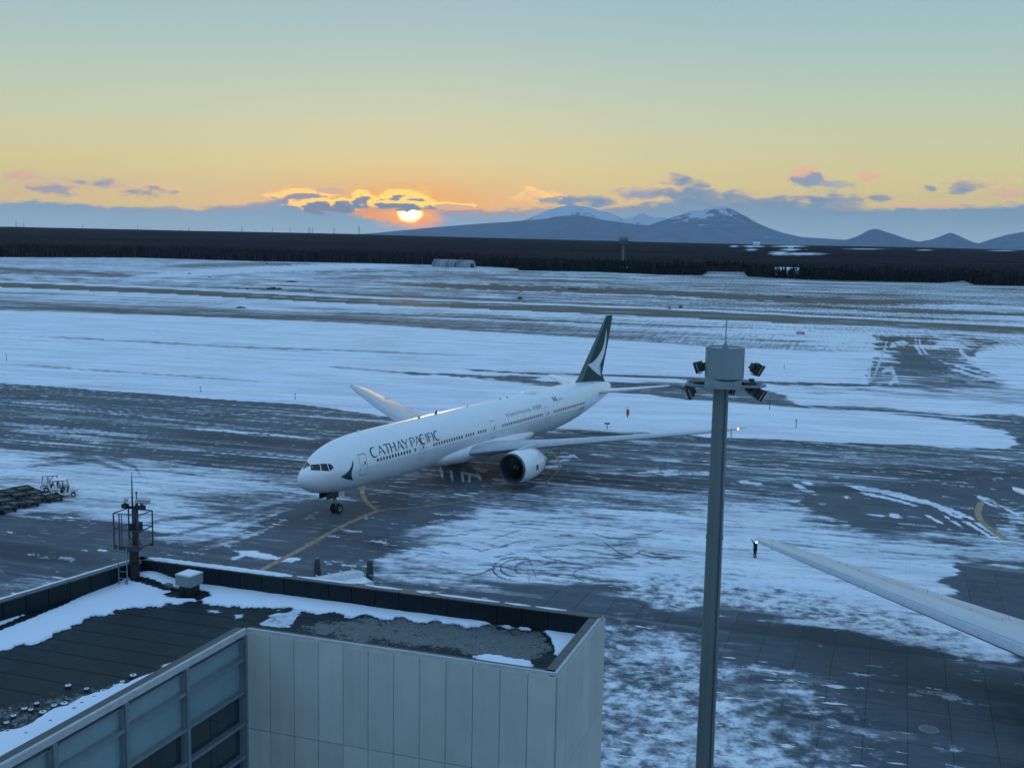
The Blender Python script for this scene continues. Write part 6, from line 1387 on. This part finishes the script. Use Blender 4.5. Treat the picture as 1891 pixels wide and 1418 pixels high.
def dolly():
    t = empty('baggage_dolly', (0, 0, 0), 0)
    mb = MB(); mb.box((0, 0, .50), (2.2, 2.3, .10)); mb.box((0, -1.13, .56), (2.2, .06, .12)); mb.box((0, 1.13, .56), (2.2, .06, .12)); mb.box((-1.08, 0, .56), (.06, 2.2, .12)); mb.box((1.08, 0, .56), (.06, 2.2, .12)); mb.build('deck', M_dolly, t)
    mb = MB(); mb.box((0, 0, .558), (1.3, .9, .012)); mb.box((0, .75, .558), (1.8, .14, .012)); mb.box((0, -.75, .558), (1.8, .14, .012)); mb.build('roller_bed', mat('worn_steel', (.045, .058, .06), .6, var=.4, nscale=4), t)
    mb = MB(); mb.box((0, 0, .38), (2.0, .2, .12)); mb.tube((1.0, 0, .40), (1.75, 0, .22), .04, .04, 8); mb.tube((1.0, -.3, .42), (1.5, 0, .30), .03, .03, 6); mb.tube((1.0, .3, .42), (1.5, 0, .30), .03, .03, 6); mb.build('drawbar', M_black, t)
    for x in (-.8, .8):
        for y in (-.95, .95):
            mb = MB(); Mw = Matrix(((1, 0, 0, x), (0, 0, 1, y), (0, -1, 0, .2), (0, 0, 0, 1))); mb.lathe([(0, -.06), (.13, -.07), (.19, -.05), (.2, 0), (.19, .05), (.13, .07), (0, .06)], 14, Mw); mb.build('wheel', M_tyre, t, smooth=True)
    return t
dl = dolly()
dspots = [((96, 925), .35, 'flat dark dolly hitched directly behind the nearer tractor'), ((70, 927), .30, 'flat dark dolly, second behind the nearer tractor'), ((60, 917), .32, 'flat dark dolly directly behind the farther tractor'), ((38, 920), .25, 'flat dark dolly in the middle of the far row'),
          ((18, 915), .28, 'flat dark dolly in the far row at its left'), ((42, 909.5), .3, 'rearmost flat dark dolly, top of the group by the snow'), ((52, 935), .30, 'flat dark dolly at the right end of the middle row'), ((30, 937), .28, 'flat dark dolly second in the middle row'),
          ((8, 931), .28, 'flat dark dolly at the left of the middle row'), ((10, 945), .30, 'flat dark dolly nearest the bare concrete at the left edge'), ((-12, 949), .30, 'flat dark dolly cut by the left picture edge, front row'), ((0, 921), .28, 'flat dark dolly cut by the left picture edge, between the rows')]
for k, ((u, v), rz, lab) in enumerate(dspots):
    o = dl if k == 0 else copy_tree(dl); p = ground(u, v); o.location = (p.x, p.y, 0); o.rotation_euler = (0, 0, rz+.5); o.scale = (.88, .86, 1); tag(o, lab, 'baggage dolly', 'flat baggage dollies parked behind the tractors')

# ------------------------------------------------------------------ ground worker
def worker(P, rz):
    bm = bmesh.new(); sk = bm.verts.layers.skin.verify(); vs = {}
    J = dict(pel=((0, 0, .95), .16), ab=((0, .0, 1.10), .155), ch=((0, .01, 1.32), .18), nk=((0, 0, 1.47), .065), hd0=((0, -.01, 1.56), .075),
             hd=((0, -.015, 1.66), .10), hl=((.09, 0, .90), .115), kl=((.085, -.01, .50), .085), al=((.08, .01, .12), .062), tl=((.08, -.16, .05), .045), hr=((-.09, 0, .90), .115), kr=((-.10, -.01, .50), .085), ar=((-.11, .01, .12), .062), tr=((-.14, -.16, .05), .045),
             sr=((-.19, 0, 1.42), .075), er=((-.30, .02, 1.60), .06), wr=((-.45, -.02, 1.80), .042), sl=((.19, 0, 1.42), .075), el=((.27, -.06, 1.62), .06), wl=((.24, -.16, 1.84), .042))
    for k, (p, r) in J.items(): v = bm.verts.new(p); v[sk].radius = (r, r*(.78 if k in ('pel', 'ab', 'ch') else 1)); vs[k] = v
    for a_, b_ in (('pel', 'ab'), ('ab', 'ch'), ('ch', 'nk'), ('nk', 'hd0'), ('hd0', 'hd'), ('pel', 'hl'), ('hl', 'kl'), ('kl', 'al'), ('al', 'tl'), ('pel', 'hr'), ('hr', 'kr'), ('kr', 'ar'), ('ar', 'tr'), ('ch', 'sr'), ('sr', 'er'), ('er', 'wr'), ('ch', 'sl'), ('sl', 'el'), ('el', 'wl')): bm.edges.new((vs[a_], vs[b_]))
    for side_, w in (('r', J['wr'][0]), ('l', J['wl'][0])):
        sg = -1 if side_ == 'r' else 1; dirv = Vector(J['w'+side_][0])-Vector(J['e'+side_][0]); dirv.normalize(); lat = Vector((dirv.z, 0, -dirv.x)).normalized()
        palm = bm.verts.new(Vector(w)+dirv*.06); palm[sk].radius = (.035, .022); bm.edges.new((vs['w'+side_], palm))
        for f in range(4):
            b0 = bm.verts.new(palm.co+dirv*.045+lat*(f-1.5)*.022); b0[sk].radius = (.011, .011); bm.edges.new((palm, b0)); b1 = bm.verts.new(b0.co+dirv*(.065-.008*abs(f-1.5))+Vector((0, -.015, 0))); b1[sk].radius = (.009, .009); bm.edges.new((b0, b1))
        th = bm.verts.new(palm.co+dirv*.01-lat*.055); th[sk].radius = (.012, .012); bm.edges.new((palm, th)); t2 = bm.verts.new(th.co+dirv*.035-lat*.012); t2[sk].radius = (.010, .010); bm.edges.new((th, t2))
    vs['pel'][sk].use_root = True
    me = bpy.data.meshes.new('person'); bm.to_mesh(me); bm.free()
    o = bpy.data.objects.new('person', me); COL.objects.link(o); o.modifiers.new('skin', 'SKIN').use_smooth_shade = True; s_ = o.modifiers.new('sub', 'SUBSURF'); s_.levels = 1; s_.render_levels = 1
    bpy.context.view_layer.update(); dg = bpy.context.evaluated_depsgraph_get(); m2 = bpy.data.meshes.new_from_object(o.evaluated_get(dg)); o.modifiers.clear(); o.data = m2
    m2.materials.clear()
    for m in (M_coat_c, M_trous, M_skin): m2.materials.append(m)
    for p in m2.polygons:
        c = p.center; p.material_index = 1 if c.z < .86 else (2 if (c.z > 1.5 and abs(c.x) < .12) else 0); p.use_smooth = True
    o.location = (P.x, P.y, 0); o.rotation_euler = (0, 0, rz)
    tag(o, 'person in dark jacket and trousers standing under the wing tip, right arm raised', 'person')
    mb = MB(); rg = [[(rx*math.cos(a_), ry*math.sin(a_), z) for a_ in np.linspace(0, 2*math.pi, 20, endpoint=False)] for z, rx, ry in ((.72, .225, .165), (.95, .205, .15), (1.15, .19, .14), (1.32, .215, .15), (1.43, .20, .12), (1.48, .10, .08))]
    mb.loft(rg); mb.build('jacket', M_coat_c, o, smooth=True)
    mb = MB(); mb.lathe([(.118, 1.655), (.116, 1.70), (.10, 1.75), (.06, 1.785), (0, 1.79)], 18, Matrix.Translation((0, -.012, 0))); mb.box((0, -.13, 1.67), (.16, .1, .015)); mb.build('cap', M_hivis, o, smooth=True, sharp=50)
    mb = MB(); hc = Vector((0, -.015, 1.655)); mb.box(tuple(hc+Vector((0, -.102, -.02))), (.022, .03, .04)); mb.box(tuple(hc+Vector((.035, -.098, .0))), (.02, .01, .01)); mb.box(tuple(hc+Vector((-.035, -.098, .0))), (.02, .01, .01)); mb.box(tuple(hc+Vector((0, -.096, -.055))), (.05, .01, .01)); mb.build('face', M_skin, o)
    for s_ in (-1, 1): mb = MB(); x = .08 if s_ > 0 else -.125; mb.box((x, -.06, .045), (.10, .27, .09), 0, taper=.85); mb.build('boot', M_black, o)
worker(ground(1394, 1028.5), .35)

# ------------------------------------------------------------------ far tail tip of another parked aircraft is part of the parked airliner above

# ------------------------------------------------------------------ haze
def haze():
    mb = MB(); mb.box((0, 0, 900-20), (76000, 76000, 1800)); m = bpy.data.materials.new('haze'); m.use_nodes = True; g = m.node_tree; g.nodes.clear()
    o_ = g.nodes.new('ShaderNodeOutputMaterial'); v = g.nodes.new('ShaderNodeVolumePrincipled'); v.inputs['Density'].default_value = HAZE; v.inputs['Color'].default_value = (.86, .91, .98, 1); v.inputs['Anisotropy'].default_value = 0.0
    g.links.new(v.outputs[0], o_.inputs['Volume']); o = mb.build('haze', m); tag(o, 'thin blue winter haze over the airfield and mountains', 'haze', kind='stuff')
HAZE = 1.5e-5
haze()
